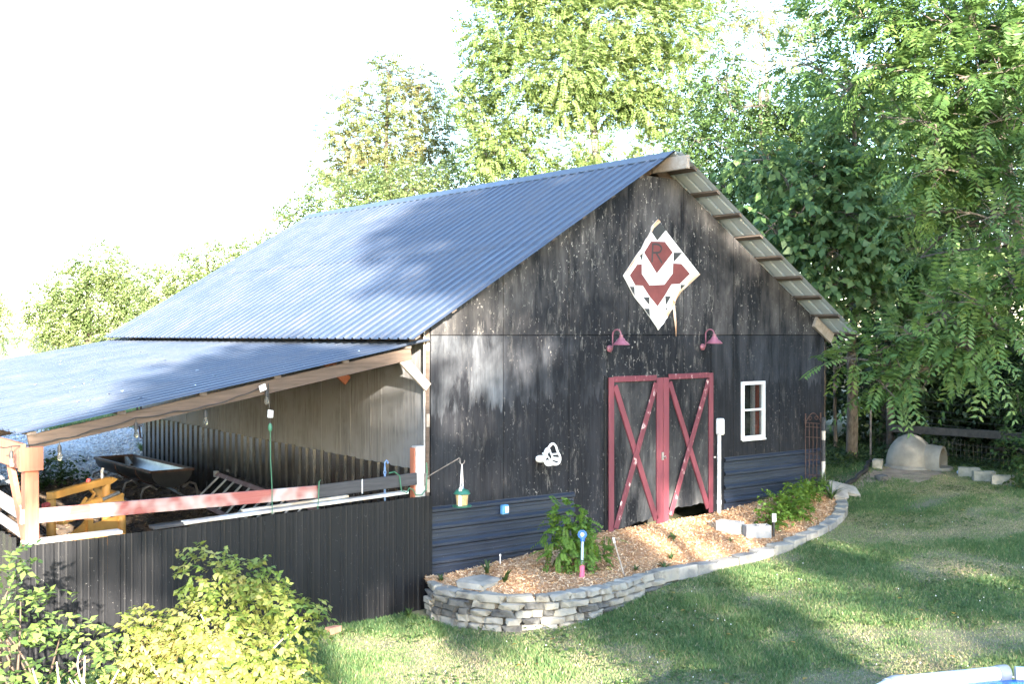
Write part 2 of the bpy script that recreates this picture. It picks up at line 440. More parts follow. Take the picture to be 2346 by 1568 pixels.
L['chips'] = leafmat('wood_chip', [(0.24, 0.12, 0.052), (0.46, 0.265, 0.135), (0.61, 0.41, 0.245), (0.70, 0.55, 0.39)], 0.0, 0.9, 0.2)
L['litter'] = leafmat('pen_litter', [(0.05, 0.035, 0.025), (0.14, 0.10, 0.07), (0.28, 0.21, 0.14)], 0.0, 0.9, 0.2)
L['pebble'] = leafmat('gravel_stone', [(0.32, 0.325, 0.335), (0.54, 0.55, 0.56), (0.70, 0.71, 0.72)], 0.0, 0.8, 0.3)
L['dead'] = leafmat('fallen_leaf', [(0.35, 0.20, 0.05), (0.45, 0.32, 0.06)], 0.2)

# ================================================================== THE SETTING
def G(x, y):
    """height of the ground"""
    x = np.asarray(x, dtype=float); y = np.asarray(y, dtype=float)
    w = 1 - 0.65 * np.clip((x - 2) / 6, 0, 1)
    return 0.075 * np.clip(x, 0, 11) + 0.095 * np.clip(y, 0, 14) * w

def g(x, y): return float(G(x, y))

def spread(a, b, step, far, k=1.35):
    c = list(np.arange(a, b + 1e-6, step)); s = step; lo, hi = [], []
    p = a
    while p > -far: s *= k; p -= s; lo.append(p)
    s = step; p = b
    while p < far: s *= k; p += s; hi.append(p)
    return np.array(lo[::-1] + c + hi)

gx_, gy_ = spread(-14, 16, 0.5, 900), spread(-16, 20, 0.5, 900)
XX, YY = np.meshgrid(gx_, gy_)
ZZ = G(XX, YY) + 0.015 * np.sin(XX * 1.7) * np.cos(YY * 1.3)
nx, ny = len(gx_), len(gy_)
idx = np.arange(nx * ny).reshape(ny, nx)
F = np.stack([idx[:-1, :-1], idx[:-1, 1:], idx[1:, 1:], idx[1:, :-1]], -1).reshape(-1, 4)
gobj = mesh_np('ground', np.stack([XX, YY, ZZ], -1).reshape(-1, 3), F, M['ground'], origin=(0, 0, 0), smooth=True)
tag(gobj, kind='structure')

def sheet_on_ground(name, poly_fn, x0, x1, y0, y1, step, lift, mat):
    xs, ys = np.arange(x0, x1 + 1e-6, step), np.arange(y0, y1 + 1e-6, step)
    X, Y = np.meshgrid(xs, ys)
    Z = G(X, Y) + 0.015 * np.sin(X * 1.7) * np.cos(Y * 1.3) + lift
    keep = poly_fn(X, Y)
    i = np.arange(X.size).reshape(X.shape)
    q = np.stack([i[:-1, :-1], i[:-1, 1:], i[1:, 1:], i[1:, :-1]], -1).reshape(-1, 4)
    k = keep.ravel()
    q = q[k[q].all(1)]
    used = np.unique(q); mp = -np.ones(X.size, int); mp[used] = np.arange(len(used))
    V = np.stack([X, Y, Z], -1).reshape(-1, 3)[used]
    o = mesh_np(name, V, mp[q], mat, origin=(0, 0, 0), smooth=True)
    return tag(o, kind='structure')

wob = lambda X, Y: 0.35 * np.sin(X * 2.1 + 1) + 0.25 * np.sin(Y * 2.7) + 0.15 * np.sin(X * 5.3 + Y * 4.1)
sheet_on_ground('pen_ground', lambda X, Y: (X > -5.0) & (X < 0.02) & (Y > 0.02) & (Y < 9.3 + 0.5 * wob(X, Y)), -5.1, 0.1, 0, 11, 0.15, 0.025, M['pensoil'])
sheet_on_ground('gravel_drive', lambda X, Y: (Y > 8.9 + 0.3 * wob(X, Y)) & (Y < 15.2 + 0.8 * wob(X * .7, Y * .7)) & ~((X > -0.3) & (Y < 10.5)), -16, 6, 8, 17, 0.2, 0.05, M['gravel'])
sheet_on_ground('bare_soil', lambda X, Y: (((X - 11.0) / 1.9) ** 2 + ((Y - 0.2 - 0.3 * wob(X, Y)) / 0.75) ** 2 < 1), 8, 14, -4, 3, 0.1, 0.016, M['dirt'])

# ================================================================== THE BARN
RIDGE_X, RIDGE_Z, SL = 4.27, 6.35, 0.595
BACK = 10.2
def roofz(x): return RIDGE_Z - SL * abs(x - RIDGE_X)

barn = thing('barn', 'black gabled wooden barn with dark blue metal roof and red double doors', 'barn', (4.27, 0, 0.4))

def rib_profile(width, pitch, h, base, top, minor=0.0, start=None):
    p = [(0, 0)]
    u = pitch / 2 if start is None else start
    while u + base < width:
        p += [(u - base, 0), (u - top, h), (u + top, h), (u + base, 0)]
        if minor:
            for k in (1, 2):
                c = u + pitch * k / 3
                if c + 0.02 < width:
                    p += [(c - 0.014, 0), (c - 0.006, minor), (c + 0.006, minor), (c + 0.014, 0)]
        u += pitch
    p.append((width, 0))
    return p

def rib_sheet(name, mat, parent, o, ud, vd, length, prof, thick=0.0):
    """metal sheet: profile across ud, drawn out along vd, ribs towards ud x vd"""
    o, ud, vd = Vector(o), Vector(ud).normalized(), Vector(vd).normalized()
    n = ud.cross(vd)
    mb = MB()
    k = len(prof)
    vs_ = [o + ud*u + n*h for u, h in prof] + [o + ud*u + n*h + vd*length for u, h in prof]
    mb.add(vs_, [(i, i+1, i+1+k, i+k) for i in range(k-1)])
    V = np.array(mb.v); c = (V.min(0) + V.max(0)) / 2
    me = bpy.data.meshes.new(name)
    me.from_pydata([tuple(p) for p in (V - c)], [], mb.f)
    return link_mesh(name, me, mat, parent, c)

# -- left roof slope: sheets in two rows, lapped halfway
SLN = math.sqrt(1 + SL * SL)
up = Vector((1, 0, SL)).normalized()
def strips(y0, y1, w=0.9144):
    out = []; y = y0
    while y < y1 - 0.02:
        out.append((y, min(w, y1 - y))); y += w
    return out
for y, w in strips(-0.36, 11.1):
    pr = rib_profile(w, 0.2286, 0.024, 0.032, 0.014, 0.0)
    for xa, xb, lift in ((-0.5, 1.84, 0.0), (1.74, RIDGE_X, 0.005)):
        # u runs towards -Y so that ribs point up and out
        rib_sheet('roof_sheet', M['roof'], barn, (xa, y + w, roofz(xa) + lift), (0, -1, 0), up, (xb - xa) * SLN, pr)
# -- right slope, galvanised underside showing at the rake
upr = Vector((-1, 0, SL)).normalized()
for y, w in strips(-0.52, 11.1):
    pr = rib_profile(w, 0.2286, 0.024, 0.032, 0.014, 0.0)
    rib_sheet('galvanised_roof_sheet', M['galv'], barn, (8.98, y, roofz(8.98)), (0, 1, 0), upr, (8.98 - RIDGE_X) * SLN, pr)
# -- ridge cap
cap = MB()
for s in (-1, 1):
    a, b = RIDGE_X, RIDGE_X + s * 0.2
    za, zb = RIDGE_Z + 0.035, roofz(b) + 0.03
    y0 = -0.38
    cap.add([(a, y0, za), (a, 11.12, za), (b, 11.12, zb), (b, y0, zb), (b, 11.12, zb - 0.012), (b, y0, zb - 0.012)], [(0, 1, 2, 3), (3, 2, 4, 5)])
cap.build('ridge_cap', M['roof'], barn)
# -- purlins and their ends, ridge board, gable rafters
def on_slope(s, x, drop):                        # point under the roof surface
    return Vector((x, 0, roofz(x))) + Vector((SL if s > 0 else -SL, 0, 1)).normalized() * (-drop)
for i in range(9):
    x = -0.42 + i * 0.575
    if x < RIDGE_X - 0.1:
        p = on_slope(-1, x, 0.022)
        MB().bar((p.x, -0.31, p.z), (p.x, 11.0, p.z), 0.085, 0.036, (-SL, 0, 1)).build('purlin', M['timber_y'], barn)
for i in range(9):
    x = 4.62 + i * 0.535
    p = on_slope(1, x, 0.022)
    MB().bar((p.x, -0.50, p.z), (p.x, 11.0, p.z), 0.085, 0.038, (SL, 0, 1)).build('purlin', M['timber_y'], barn)
box('ridge_board', M['timber_pale'], barn, 4.235, 4.305, -0.66, 10.9, 6.08, 6.285)
for s, xe in ((-1, -0.35), (1, 8.88)):
    for yy in (0.07, 2.6, 5.1, 7.6, 10.1):
        a, b = on_slope(s, RIDGE_X + s * 0.06, 0.125), on_slope(s, xe, 0.125)
        MB().bar((a.x, yy, a.z), (b.x, yy, b.z), 0.045, 0.16, (s * SL, 0, 1)).build('rafter', M['timber'], barn)
# eave fascia block at the right front corner
a, b = on_slope(1, 8.35, 0.14), on_slope(1, 8.86, 0.14)
MB().bar((a.x, -0.045, a.z), (b.x, -0.045, b.z), 0.05, 0.19, (SL, 0, 1)).build('rafter_tail', M['timber_pale'], barn)
# -- screws in rows along the purlins
scr = MB()
for i in range(9):
    x = -0.42 + i * 0.575
    for k in range(50):
        yy = -0.36 + 0.1143 + k * 0.2286 + 0.06
        if x < 4.2 and yy < 11:
            p = on_slope(-1, x, -0.006)
            scr.bar((p.x - .007, yy, p.z - .004), (p.x + .007, yy, p.z + .004), 0.022, 0.014)
tag(scr.build('roof_screws', M['steeltube'], barn), kind='stuff')

# -- front wall sheets
T = 0.016
def panel(name, mat, polys, y=0.0, t=T, parent=None):
    mb = MB()
    for poly in polys:
        mb.prism([(x, y - t, z) for x, z in poly], (0, t, 0))
    return mb.build(name, mat, parent or barn)
rect = lambda a, b, c, d: [(a, c), (b, c), (b, d), (a, d)]
gap = 0.010
SEAM = 3.565
panel('siding_panel', M['siding_left'], [rect(0.0, 1.219 - gap, 0.15, SEAM - gap)])
panel('siding_panel', M['siding_mid'], [rect(1.219, 2.438 - gap, 0.2, SEAM - gap)])
panel('siding_panel', M['siding_mid'], [rect(2.438, 3.19, 0.35, SEAM - gap)])
panel('siding_panel', M['siding_over'], [rect(3.195, 4.876 - gap, 2.9, SEAM - gap)])
panel('siding_panel', M['siding_over'], [rect(4.876, 5.525, 2.9, SEAM - gap)])
panel('siding_panel', M['siding_right'], [rect(5.53, 6.095 - gap, 0.45, SEAM - gap)])
panel('siding_panel', M['siding_right'], [rect(6.095, 6.31, 0.5, SEAM - gap), rect(6.86, 7.315 - gap, 0.5, SEAM - gap), rect(6.31, 6.86, 0.5, 1.83), rect(6.31, 6.86, 2.75, SEAM - gap)])
panel('siding_panel', M['siding_right'], [rect(7.315, 8.53, 0.55, SEAM - gap)])
cols = [0.0, 1.219, 2.438, 3.657, 4.876, 6.095, 7.315, 8.53]
ztop = lambda x: min(roofz(x) - 0.075, 6.02)
for i in range(7):
    a, b = cols[i], cols[i+1] - gap
    brk = [x for x in (RIDGE_X - (RIDGE_Z - 0.075 - 6.02) / SL, RIDGE_X + (RIDGE_Z - 0.075 - 6.02) / SL) if a < x < b]
    top = [(x, ztop(x)) for x in sorted([a, b] + brk, reverse=True)]
    panel('gable_panel', M['siding_gable'], [[(a, SEAM), (b, SEAM)] + top])
# -- side and back walls, floor
for i in range(36):
    y0 = 0.02 + i * 0.283
    MB().box(-0.018 - 0.003 * (i % 3), 0.004, y0, y0 + 0.279, 1.55, 3.68).build('wall_plank', M['side_plank'], barn)
box('side_wall', M['dark'], barn, 0.004, 0.05, 0.02, BACK, 0.05, 3.66, bevel=0)
box('side_wall', M['siding_right'], barn, 8.48, 8.528, 0.02, BACK, 0.5, 3.62, bevel=0)
MB().prism([(0, BACK, 0.2), (8.53, BACK, 0.2), (8.53, BACK, 3.6), (RIDGE_X, BACK, 6.2), (0, BACK, 3.6)], (0, 0.04, 0)).build('back_wall', M['dark'], barn)
pr = [(0, 0)]
u = 0.03
while u + 0.2 < 0.93:
    pr += [(u, 0), (u + 0.028, 0.034), (u + 0.150, 0.034), (u + 0.178, 0)]; u += 0.2286
pr.append((0.9144, 0))
for i in range(11):
    y0 = 0.02 + i * 0.9144
    zt = 1.77 + 0.0165 * (y0 + .45)
    zb = g(-0.2, y0 + 0.45) - 0.12
    rib_sheet('corrugated_wall_sheet', M['corrug'], barn, (-0.024, y0 + 0.9144, zb), (0, -1, 0), (0, 0, 1), zt - zb, pr)
# -- left front corner: stud, trim strip and blocking
box('corner_stud', M['timber'], barn, -0.075, -0.022, -0.015, 0.018, 0.1, 3.68)
box('corner_trim', M['greycap'], barn, -0.098, -0.077, -0.005, 0.016, 1.2, 3.66)
for z in (3.36, 2.36, 1.5):
    box('corner_block', M['timber_pale'], barn, -0.072, -0.022, -0.028, -0.0155, z, z + 0.17)
box('corner_trim', M['siding_right'], barn, 8.531, 8.60, -0.022, 0.05, 0.55, 3.58)
# -- horizontally ribbed metal wainscot, left and right of the doors
def wainscot(x0, x1, z0, z1, ribs, dz):
    mb = MB()
    prof = [(z0, 0)]
    for r_ in ribs:
        prof += [(r_ - .042, 0), (r_ - .018, .036), (r_ + .012, .036), (r_ + .046, 0)]
        for k in (1, 2):
            c = r_ + 0.2286 * k / 3
            if c < z1 - 0.04: prof += [(c - .014, 0), (c - .006, .006), (c + .006, .006), (c + .014, 0)]
    prof.append((z1, 0))
    prof = sorted(set(prof))
    xs = np.linspace(x0, x1, 8)
    vs_ = [(x, -0.022 - h - 0.004 * math.sin(x * 3.1), z + dz * (x - x0)) for x in xs for z, h in prof]
    k = len(prof)
    mb.add(vs_, [(i*k+j, (i+1)*k+j, (i+1)*k+j+1, i*k+j+1) for i in range(len(xs)-1) for j in range(k-1)])
    return mb.build('metal_wainscot', M['blackmetal_h'], barn)
wainscot(-0.005, 2.52, 0.28, 1.30, [0.345, 0.575, 0.805, 1.035, 1.262], -0.010)
wainscot(5.86, 8.50, 0.50, 1.535, [0.60, 0.82, 1.045, 1.27, 1.50], -0.004)

# -- double doors
door_dark = box('door_dark_panel', M['dark'], barn, 3.2, 5.52, 0.9, 0.95, 0.2, 2.9, bevel=0)  # near-black board behind the door leaves; its colour stands for the barn's inner shade
def jag(x0, x1, z0, z1, n, amp):
    return [(x0 + (x1 - x0) * i / n, z0 + (z1 - z0) * i / n + random.uniform(-amp, amp)) for i in range(n + 1)]
for side in (0, 1):
    if side == 0:
        a, b = 3.20, 4.345
        bot = jag(a, b, 0.60, 0.78, 16, 0.022)
    else:
        a, b = 4.355, 5.52
        bot = jag(a, b, 0.86, 0.84, 16, 0.025)
    d = panel('door', M['siding_door'], [bot + [(b, 2.92), (a, 2.92)]], y=-0.022, t=0.03)
    d["label"] = "left barn door leaf" if side == 0 else "right barn door leaf"
    y = -0.066
    def board(nm, p, q, w, worn=False, yy=y, t=0.026):
        return MB().bar((p[0], yy, p[1]), (q[0], yy, q[1]), t, w, Vector((q[1]-p[1], 0, -(q[0]-p[0])))).build(nm, M['doorred_worn' if worn else 'doorred'], d, bevel=0.004)
    if side == 0:
        board('stile', (3.235, 0.60), (3.235, 2.93), 0.105)
        board('stile', (4.275, 0.62), (4.275, 2.90), 0.135)
        board('top_rail', (3.29, 2.90), (4.205, 2.90), 0.085, True)
        board('brace', (3.31, 2.80), (4.20, 0.70), 0.10, False)
        board('brace', (4.18, 2.82), (3.31, 0.66), 0.10, True, y - 0.0215, 0.014)
    else:
        board('stile', (4.418, 0.64), (4.418, 2.90), 0.125)
        board('stile', (5.475, 0.68), (5.475, 2.95), 0.10)
        board('top_rail', (4.485, 2.91), (5.422, 2.915), 0.085, True)
        board('brace', (4.50, 2.82), (5.41, 0.76), 0.095, False)
        board('brace', (5.40, 2.84), (4.50, 0.74), 0.095, True, y - 0.0215, 0.014)
    for z in (2.72, 1.78, 0.95):
        x = 3.10 if side == 0 else 5.60
        MB().box(min(x, x + (0.10 if side == 0 else -0.1)), max(x, x + (0.10 if side == 0 else -0.1)), -0.03, -0.02, z - 0.02, z + 0.02).build('hinge', M['blackrail'], d)
    if side == 0:
        MB().box(4.30, 4.34, -0.10, -0.08, 1.62, 1.74).tube([(4.32, -0.10, 1.66), (4.36, -0.115, 1.68), (4.38, -0.10, 1.64)], 0.009, 6).build('latch', M['chrome'], d)
# jamb strips
box('door_jamb', M['blackmetal'], barn, 3.13, 3.185, -0.04, -0.0165, 0.55, 2.96)
box('door_jamb', M['blackmetal'], barn, 5.53, 5.575, -0.04, -0.0165, 0.6, 2.98)

# -- window
wf = MB()
wf.box(6.285, 6.335, -0.055, 0.03, 1.80, 2.78).box(6.835, 6.885, -0.055, 0.03, 1.80, 2.78)
wf.box(6.335, 6.835, -0.055, 0.03, 2.725, 2.78).box(6.335, 6.835, -0.06, 0.03, 1.80, 1.865)
window = wf.build('window', M['white'], barn)
box('window_sill', M['white'], window, 6.275, 6.895, -0.072, -0.056, 1.785, 1.812)
box('sash_bar', M['white'], window, 6.335, 6.835, -0.03, 0.0, 2.285, 2.318, bevel=0.002)
box('pane', M['glass'], window, 6.335, 6.835, -0.012, -0.008, 2.318, 2.725, bevel=0)
box('pane', M['glass'], window, 6.335, 6.835, -0.012, -0.008, 1.865, 2.285, bevel=0)
box('inner_jamb', M['white'], window, 6.70, 6.78, 0.075, 0.12, 1.83, 2.76)
box('inner_board', pmat('orange_board', (0.42, 0.06, 0.03), (0.5, 0.09, 0.04), 4), window, 6.78, 6.86, 0.055, 0.12, 1.83, 2.76)
box('window_dark_panel', M['dark'], window, 6.2, 6.95, 0.9, 0.93, 1.7, 2.9, bevel=0)  # dark sheet set back from the panes, coloured as the shade indoors

# ================================================================== LEAN-TO
lean = thing('lean_to_shelter', 'open lean-to shelter with blue metal roof on red timber post', 'shelter', (-5.0, 0, 0))
LS = (3.47 - 2.57) / 4.9
def lz(x): return 3.47 + LS * (x + 0.2)
upl = Vector((1, 0, LS)).normalized()
LN = math.sqrt(1 + LS * LS)
for y, w in strips(-0.13, 11.08):
    rib_sheet('roof_sheet', M['roof'], lean, (-5.14, y + w, lz(-5.14)), (0, -1, 0), upl, (5.10) * LN, rib_profile(w, 0.2286, 0.024, 0.032, 0.014, 0.0))
scr = MB()
for i in range(6):
    x = -5.0 + i * 0.92
    for k in range(48):
        yy = 0.05 + k * 0.2286
        scr.bar((x - .008, yy, lz(x) + .006), (x + .008, yy, lz(x) + .008), 0.016, 0.012)
tag(scr.build('roof_screws', M['galv'], lean), kind='stuff')
for i in range(8):
    y = -0.045 + i * 1.55
    MB().bar((-0.34, y, lz(-0.34) - 0.122), (-5.02, y, lz(-5.02) - 0.122), 0.045, 0.15).build('rafter', M['timber'], lean)
for i in range(6):
    x = -5.0 + i * 0.92
    MB().bar((x, -0.09, lz(x) - 0.027), (x, 11.0, lz(x) - 0.027), 0.09, 0.036).build('purlin', M['timber_y'], lean)
box('eave_beam', M['redwood'], lean, -5.115, -5.065, -0.12, 10.9, 2.20, 2.46)
for y in (0.0, 3.6, 7.2, 10.7):
    zb = g(-5, y) - 0.1
    post = box('post', M['redwood'], lean, -5.062, -4.925, y - 0.07, y + 0.07, zb, 2.36)
    MB().bar((-5.0, y + 0.78, 2.28), (-5.0, y + 0.06, 1.30), 0.05, 0.12, (0, 1, 0.3)).build('knee_brace', M['redwood'], lean)
MB().box(-5.13, -4.90, -0.135, -0.071, 2.18, 2.42).build('beam_bracket', M['redwood'], lean)
MB().bar((-0.47, -0.03, 3.26), (-0.06, -0.03, 2.88), 0.045, 0.12, (1, 0, 1)).build('knee_brace', M['timber_pale'], lean)
MB().bar((-0.75, 1.5, 3.25), (-0.36, 1.5, 2.92), 0.045, 0.13, (1, 0, 1)).build('knee_brace', M['redwood'], lean)
MB().bar((-0.95, 3.05, 3.22), (-0.62, 3.05, 2.95), 0.045, 0.13, (1, 0, 1)).build('knee_brace', M['redwood'], lean)

# ================================================================== PEN FENCE
fence = thing('pen_fence', 'black ribbed metal fence with worn red top rail enclosing the pen', 'fence', (-2.5, -0.06, 0))
x = -5.145
i = 0
while x < -0.05:
    w = min(0.9144, -0.02 - x)
    ob = rib_sheet('fence_sheet', M['blackmetal'], fence, (x, -0.075 - 0.003 * (i % 2), -0.06), (1, 0, 0), (0, 0, 1), 1.415 + 0.055 * (x + 5) / 5 + 0.06 + random.uniform(-.008, .008), [(u, -0 + h) for u, h in rib_profile(w, 0.2286, 0.016, 0.026, 0.012, 0.003)])
    x += w; i += 1
y = -0.03
while y < 9.5:
    zb = g(-5.2, y) - 0.05
    rib_sheet('side_fence_sheet', M['corrug'], fence, (-5.135, y + 0.9144, zb), (0, -1, 0), (0, 0, 1), 1.50 + 0.095 * y * 0.6 - zb, pr)
    y += 0.9144
box('backing_rail', M['oldpost'], fence, -4.95, -0.3, -0.066, -0.03, 0.5, 0.6)
MB().bar((-5.10, -0.035, 1.705), (-1.68, -0.035, 1.660), 0.04, 0.15).build('top_rail', M['redrail'], fence, bevel=0.006)
MB().bar((-1.70, -0.078, 1.668), (-0.27, -0.078, 1.705), 0.036, 0.155).build('top_rail', M['blackrail'], fence, bevel=0.006)
box('rail_tie', M['white'], fence, -1.10, -1.085, -0.102, -0.0965, 1.59, 1.77)
MB().bar((-5.08, -0.04, 1.438), (-4.08, -0.04, 1.447), 0.16, 0.04).build('cap_board', M['greycap'], fence, bevel=0.008)
MB().bar((-3.38, -0.035, 1.462), (-0.40, -0.035, 1.540), 0.13, 0.035).build('cap_board', M['whiteboard'], fence, bevel=0.006)
MB().bar((-3.72, 0.02, 1.44), (-3.30, 0.02, 1.45), 0.15, 0.04).build('cap_board', M['blackrail'], fence, bevel=0.006)
MB().bar((-2.6, 0.12, 1.50), (-1.2, 0.07, 1.55), 0.06, 0.03).build('loose_batten', M['whiteboard'], fence, bevel=0.004)
for z0, z1, m in ((1.60, 1.76, 'greycap'), (1.42, 1.52, 'greycap')):
    MB().bar((-4.99, 0.08, (z0+z1)/2), (-4.99, 9.5, (z0+z1)/2 + 0.55), 0.04, z1 - z0).build('side_rail', M[m], fence, bevel=0.004)
gp = MB().box(-0.262, -0.115, -0.058, 0.05, -0.05, 2.12)
gate_post = gp.build('gate_post', M['greycap'], fence, bevel=0.008)
box('post_side_board', M['redwood'], fence, -0.288, -0.264, -0.05, 0.045, 0.9, 2.10)

# ================================================================== THINGS ON THE BARN FRONT
# -- painted quilt board
quilt = thing('barn_quilt_board', 'diamond shaped red white and black painted quilt board with letter R', 'sign', (4.33, -0.03, 3.65))
def flat(name, mat, poly, y0, t, parent):
    return MB().prism([(x, y0 - t, z) for x, z in poly], (0, t, 0)).build(name, mat, parent)
ol = [(4.27,5.36),(4.32,5.32),(4.44,5.2),(5.24,4.54),(4.79,4.25),(4.70,4.15),(4.66,4.09),(4.64,4.02),(4.62,3.98),(4.57,3.95),(4.51,3.89),(4.48,3.83),(4.44,3.8),(4.40,3.74),(4.34,3.7),(4.28,3.64),(4.24,3.69),(3.96,3.97),(3.76,4.14),(3.64,4.3),(3.52,4.46),(3.70,4.665),(3.78,4.76),(3.91,4.89),(4.0,5.03),(4.05,5.08),(4.11,5.16),(4.14,5.25)]
flat('board', M['quiltwhite'], ol, -0.022, 0.016, quilt)
yq, tq = -0.0382, 0.0018
for nm, m, poly in (
    ('painted_diamond', 'quiltblack', [(4.32,5.315),(4.44,5.2),(4.25,5.03),(4.12,5.16),(4.16,5.245)]),
    ('painted_heart', 'quiltred', [(4.11,5.01),(4.42,5.02),(4.6,4.86),(4.24,4.52),(3.96,4.83)]),
    ('painted_triangle', 'quiltblack', [(4.62,4.86),(4.82,4.87),(4.62,4.71)]),
    ('painted_triangle', 'quiltblack', [(3.86,4.79),(3.93,4.82),(3.92,4.69)]),
    ('painted_chevron', 'quiltred', [(3.81,4.64),(3.91,4.65),(3.91,4.5),(4.08,4.33),(4.41,4.35),(4.6,4.53),(4.61,4.69),(4.8,4.69),(5.0,4.54),(4.76,4.37),(4.57,4.36),(4.42,4.18),(4.26,4.01),(4.09,4.15),(3.93,4.32),(3.77,4.32),(3.65,4.47)]),
    ('painted_triangle', 'quiltblack', [(3.645,4.3),(3.75,4.3),(3.76,4.155)]),
    ('painted_triangle', 'quiltblack', [(3.94,4.14),(4.08,4.15),(4.08,4.02)]),
    ('painted_triangle', 'quiltblack', [(3.965,3.97),(4.08,3.97),(4.09,3.845)]),
    ('painted_triangle', 'quiltblack', [(4.78,4.36),(4.92,4.36),(4.78,4.27)]),
    ('painted_triangle', 'quiltblack', [(4.43,4.17),(4.56,4.17),(4.44,4.02)]),
    ('painted_triangle', 'quiltblack', [(4.44,3.99),(4.49,3.99),(4.45,3.94)])):
    flat(nm, M[m], poly, yq, tq, quilt)
lr = MB()
yr = -0.0412
def stroke(pts, w):
    for (x0, z0), (x1, z1) in zip(pts, pts[1:]):
        lr.bar((x0, yr, z0), (x1, yr, z1), 0.0016, w, Vector((z1-z0, 0, -(x1-x0))))
stroke([(4.15, 4.975), (4.132, 4.69)], 0.03)
stroke([(4.14, 4.965), (4.23, 4.975), (4.30, 4.962), (4.345, 4.925), (4.335, 4.88), (4.29, 4.845), (4.14, 4.835)], 0.03)
stroke([(4.225, 4.835), (4.355, 4.685)], 0.03)
lr.build('painted_letter', M['quiltblack'], quilt)
for poly in ([(4.27,5.362),(4.325,5.325),(4.17,5.215),(4.10,5.11),(4.05,5.08),(4.11,5.16),(4.14,5.25)],
             [(4.03,5.07),(4.06,5.08),(3.95,4.90),(3.90,4.80),(3.80,4.74),(3.62,4.55),(3.52,4.455),(3.70,4.67),(3.78,4.765),(3.91,4.895)],
             [(5.245,4.54),(4.79,4.245),(4.70,4.145),(4.655,4.085),(4.67,4.13),(4.755,4.265),(5.20,4.56)],
             [(4.60,4.13),(4.655,4.085),(4.64,4.0),(4.57,3.95),(4.51,3.885),(4.48,3.83),(4.47,3.90),(4.54,3.99),(4.60,4.06)]):
    flat('torn_edge', M['rawwood'], poly, yq, 0.004, quilt)
MB().prism([(4.615,-.03,4.12),(4.655,-.03,4.09),(4.68,-.05,3.75),(4.66,-.06,3.54),(4.645,-.06,3.66),(4.62,-.045,3.85)], (0, 0.008, 0)).build('torn_strip', M['rawwood'], quilt)

# -- two gooseneck lamps
def gooseneck(x, z, label):
    t = thing('gooseneck_lamp', label, 'lamp', (x, -0.016, z - 0.06), 'gooseneck lamps over the doors')
    MB().lathe((x, -0.017, z), [(0.052, 0), (0.052, 0.02), (0.038, 0.032), (0.018, 0.042)], 16, (0, -1, 0)).build('wall_plate', M['lampred'], t, smooth=True)
    pts = [(x, -0.05, z), (x, -0.085, z + 0.01), (x, -0.09, z + 0.06), (x, -0.09, z + 0.20)]
    for k in range(1, 9):
        a = math.pi - k * math.pi / 8
        pts.append((x, -0.18 + 0.09 * -math.cos(a) * -1, z + 0.20 + 0.085 * math.sin(a)))
    pts = pts[:4] + [(x, -0.09 - 0.09 * (1 - math.cos(k * math.pi / 8)), z + 0.20 + 0.085 * math.sin(k * math.pi / 8)) for k in range(1, 9)]
    MB().tube(pts, 0.010, 8).build('arm', M['lampred'], t, smooth=True)
    c = (x, -0.27, z + 0.055)
    shade = MB().lathe(c, [(0.125, 0.0), (0.127, 0.010), (0.088, 0.050), (0.062, 0.068), (0.052, 0.095), (0.030, 0.110), (0.028, 0.15), (0.0, 0.155)], 22, caps=False).build('shade', M['lampred'], t, smooth=True)
    MB().lathe((x, -0.27, z + 0.075), [(0.0, 0), (0.022, 0.008), (0.025, 0.03), (0.015, 0.06)], 10, caps=False).build('bulb', M['bulb'], shade, smooth=True)
gooseneck(3.24, 3.36, 'dusty red gooseneck lamp above the left barn door')
gooseneck(5.32, 3.37, 'dusty red gooseneck lamp above the right barn door')

# -- white conduit with box
cd = thing('electrical_conduit', 'white vertical conduit pipe with rounded box beside the red doors', 'conduit', (5.69, -0.05, 0.6))
MB().tube([(5.69, -0.055, 0.60), (5.69, -0.055, 1.97)], 0.033, 12).build('pipe', M['pvc'], cd, smooth=True)
box('outlet_box', M['pvc'], cd, 5.635, 5.755, -0.13, -0.02, 1.93, 2.20, bevel=0.02)
MB().tube([(5.69, -0.055, 0.80), (5.69, -0.055, 0.86)], 0.041, 12).build('coupling', M['pvc'], cd, smooth=True)
box('clip', M['greycap'], cd, 5.60, 5.65, -0.03, -0.017, 1.55, 1.58)

# -- blue outlet cover on the wainscot
ob = thing('outlet_box', 'small blue outlet box on the metal wainscot', 'outlet', (1.2, -0.05, 1.10))
box('body', M['bluebox'], ob, 1.145, 1.255, -0.095, -0.03, 1.095, 1.225, bevel=0.008)
box('cover', M['white'], ob, 1.185, 1.245, -0.104, -0.096, 1.115, 1.205, bevel=0.003)

# -- white slotted plastic scoop hung on the wall
sc_ = thing('plastic_scoop_basket', 'white plastic basket with open slotted ribs hung on black wall', 'basket', (1.95, -0.05, 1.74))
cx, cz = 1.93, 1.86
def egg(a, s=1.0):                              # rounded triangular outline
    r_ = (0.145 + 0.028 * math.cos(3 * (a - math.pi / 2))) * s
    return (r_ * math.cos(a) * 0.92, r_ * math.sin(a))
fr = [0.10, -0.30]
ring = [Vector((cx + egg(k*math.pi/16)[0], -0.23, cz + egg(k*math.pi/16)[1])) for k in range(33)]
MB().tube(ring, 0.016, 8, False).build('rim', M['pvc'], sc_, smooth=True)
ring2 = [Vector((cx + 0.02 + egg(k*math.pi/16, 0.62)[0], -0.10, cz - 0.01 + egg(k*math.pi/16, 0.62)[1])) for k in range(33)]
MB().tube(ring2, 0.014, 6, False).build('inner_ring', M['pvc'], sc_, smooth=True)
sh = MB()                                       # lower bowl shell between rim and inner ring
ks = list(range(18, 31))
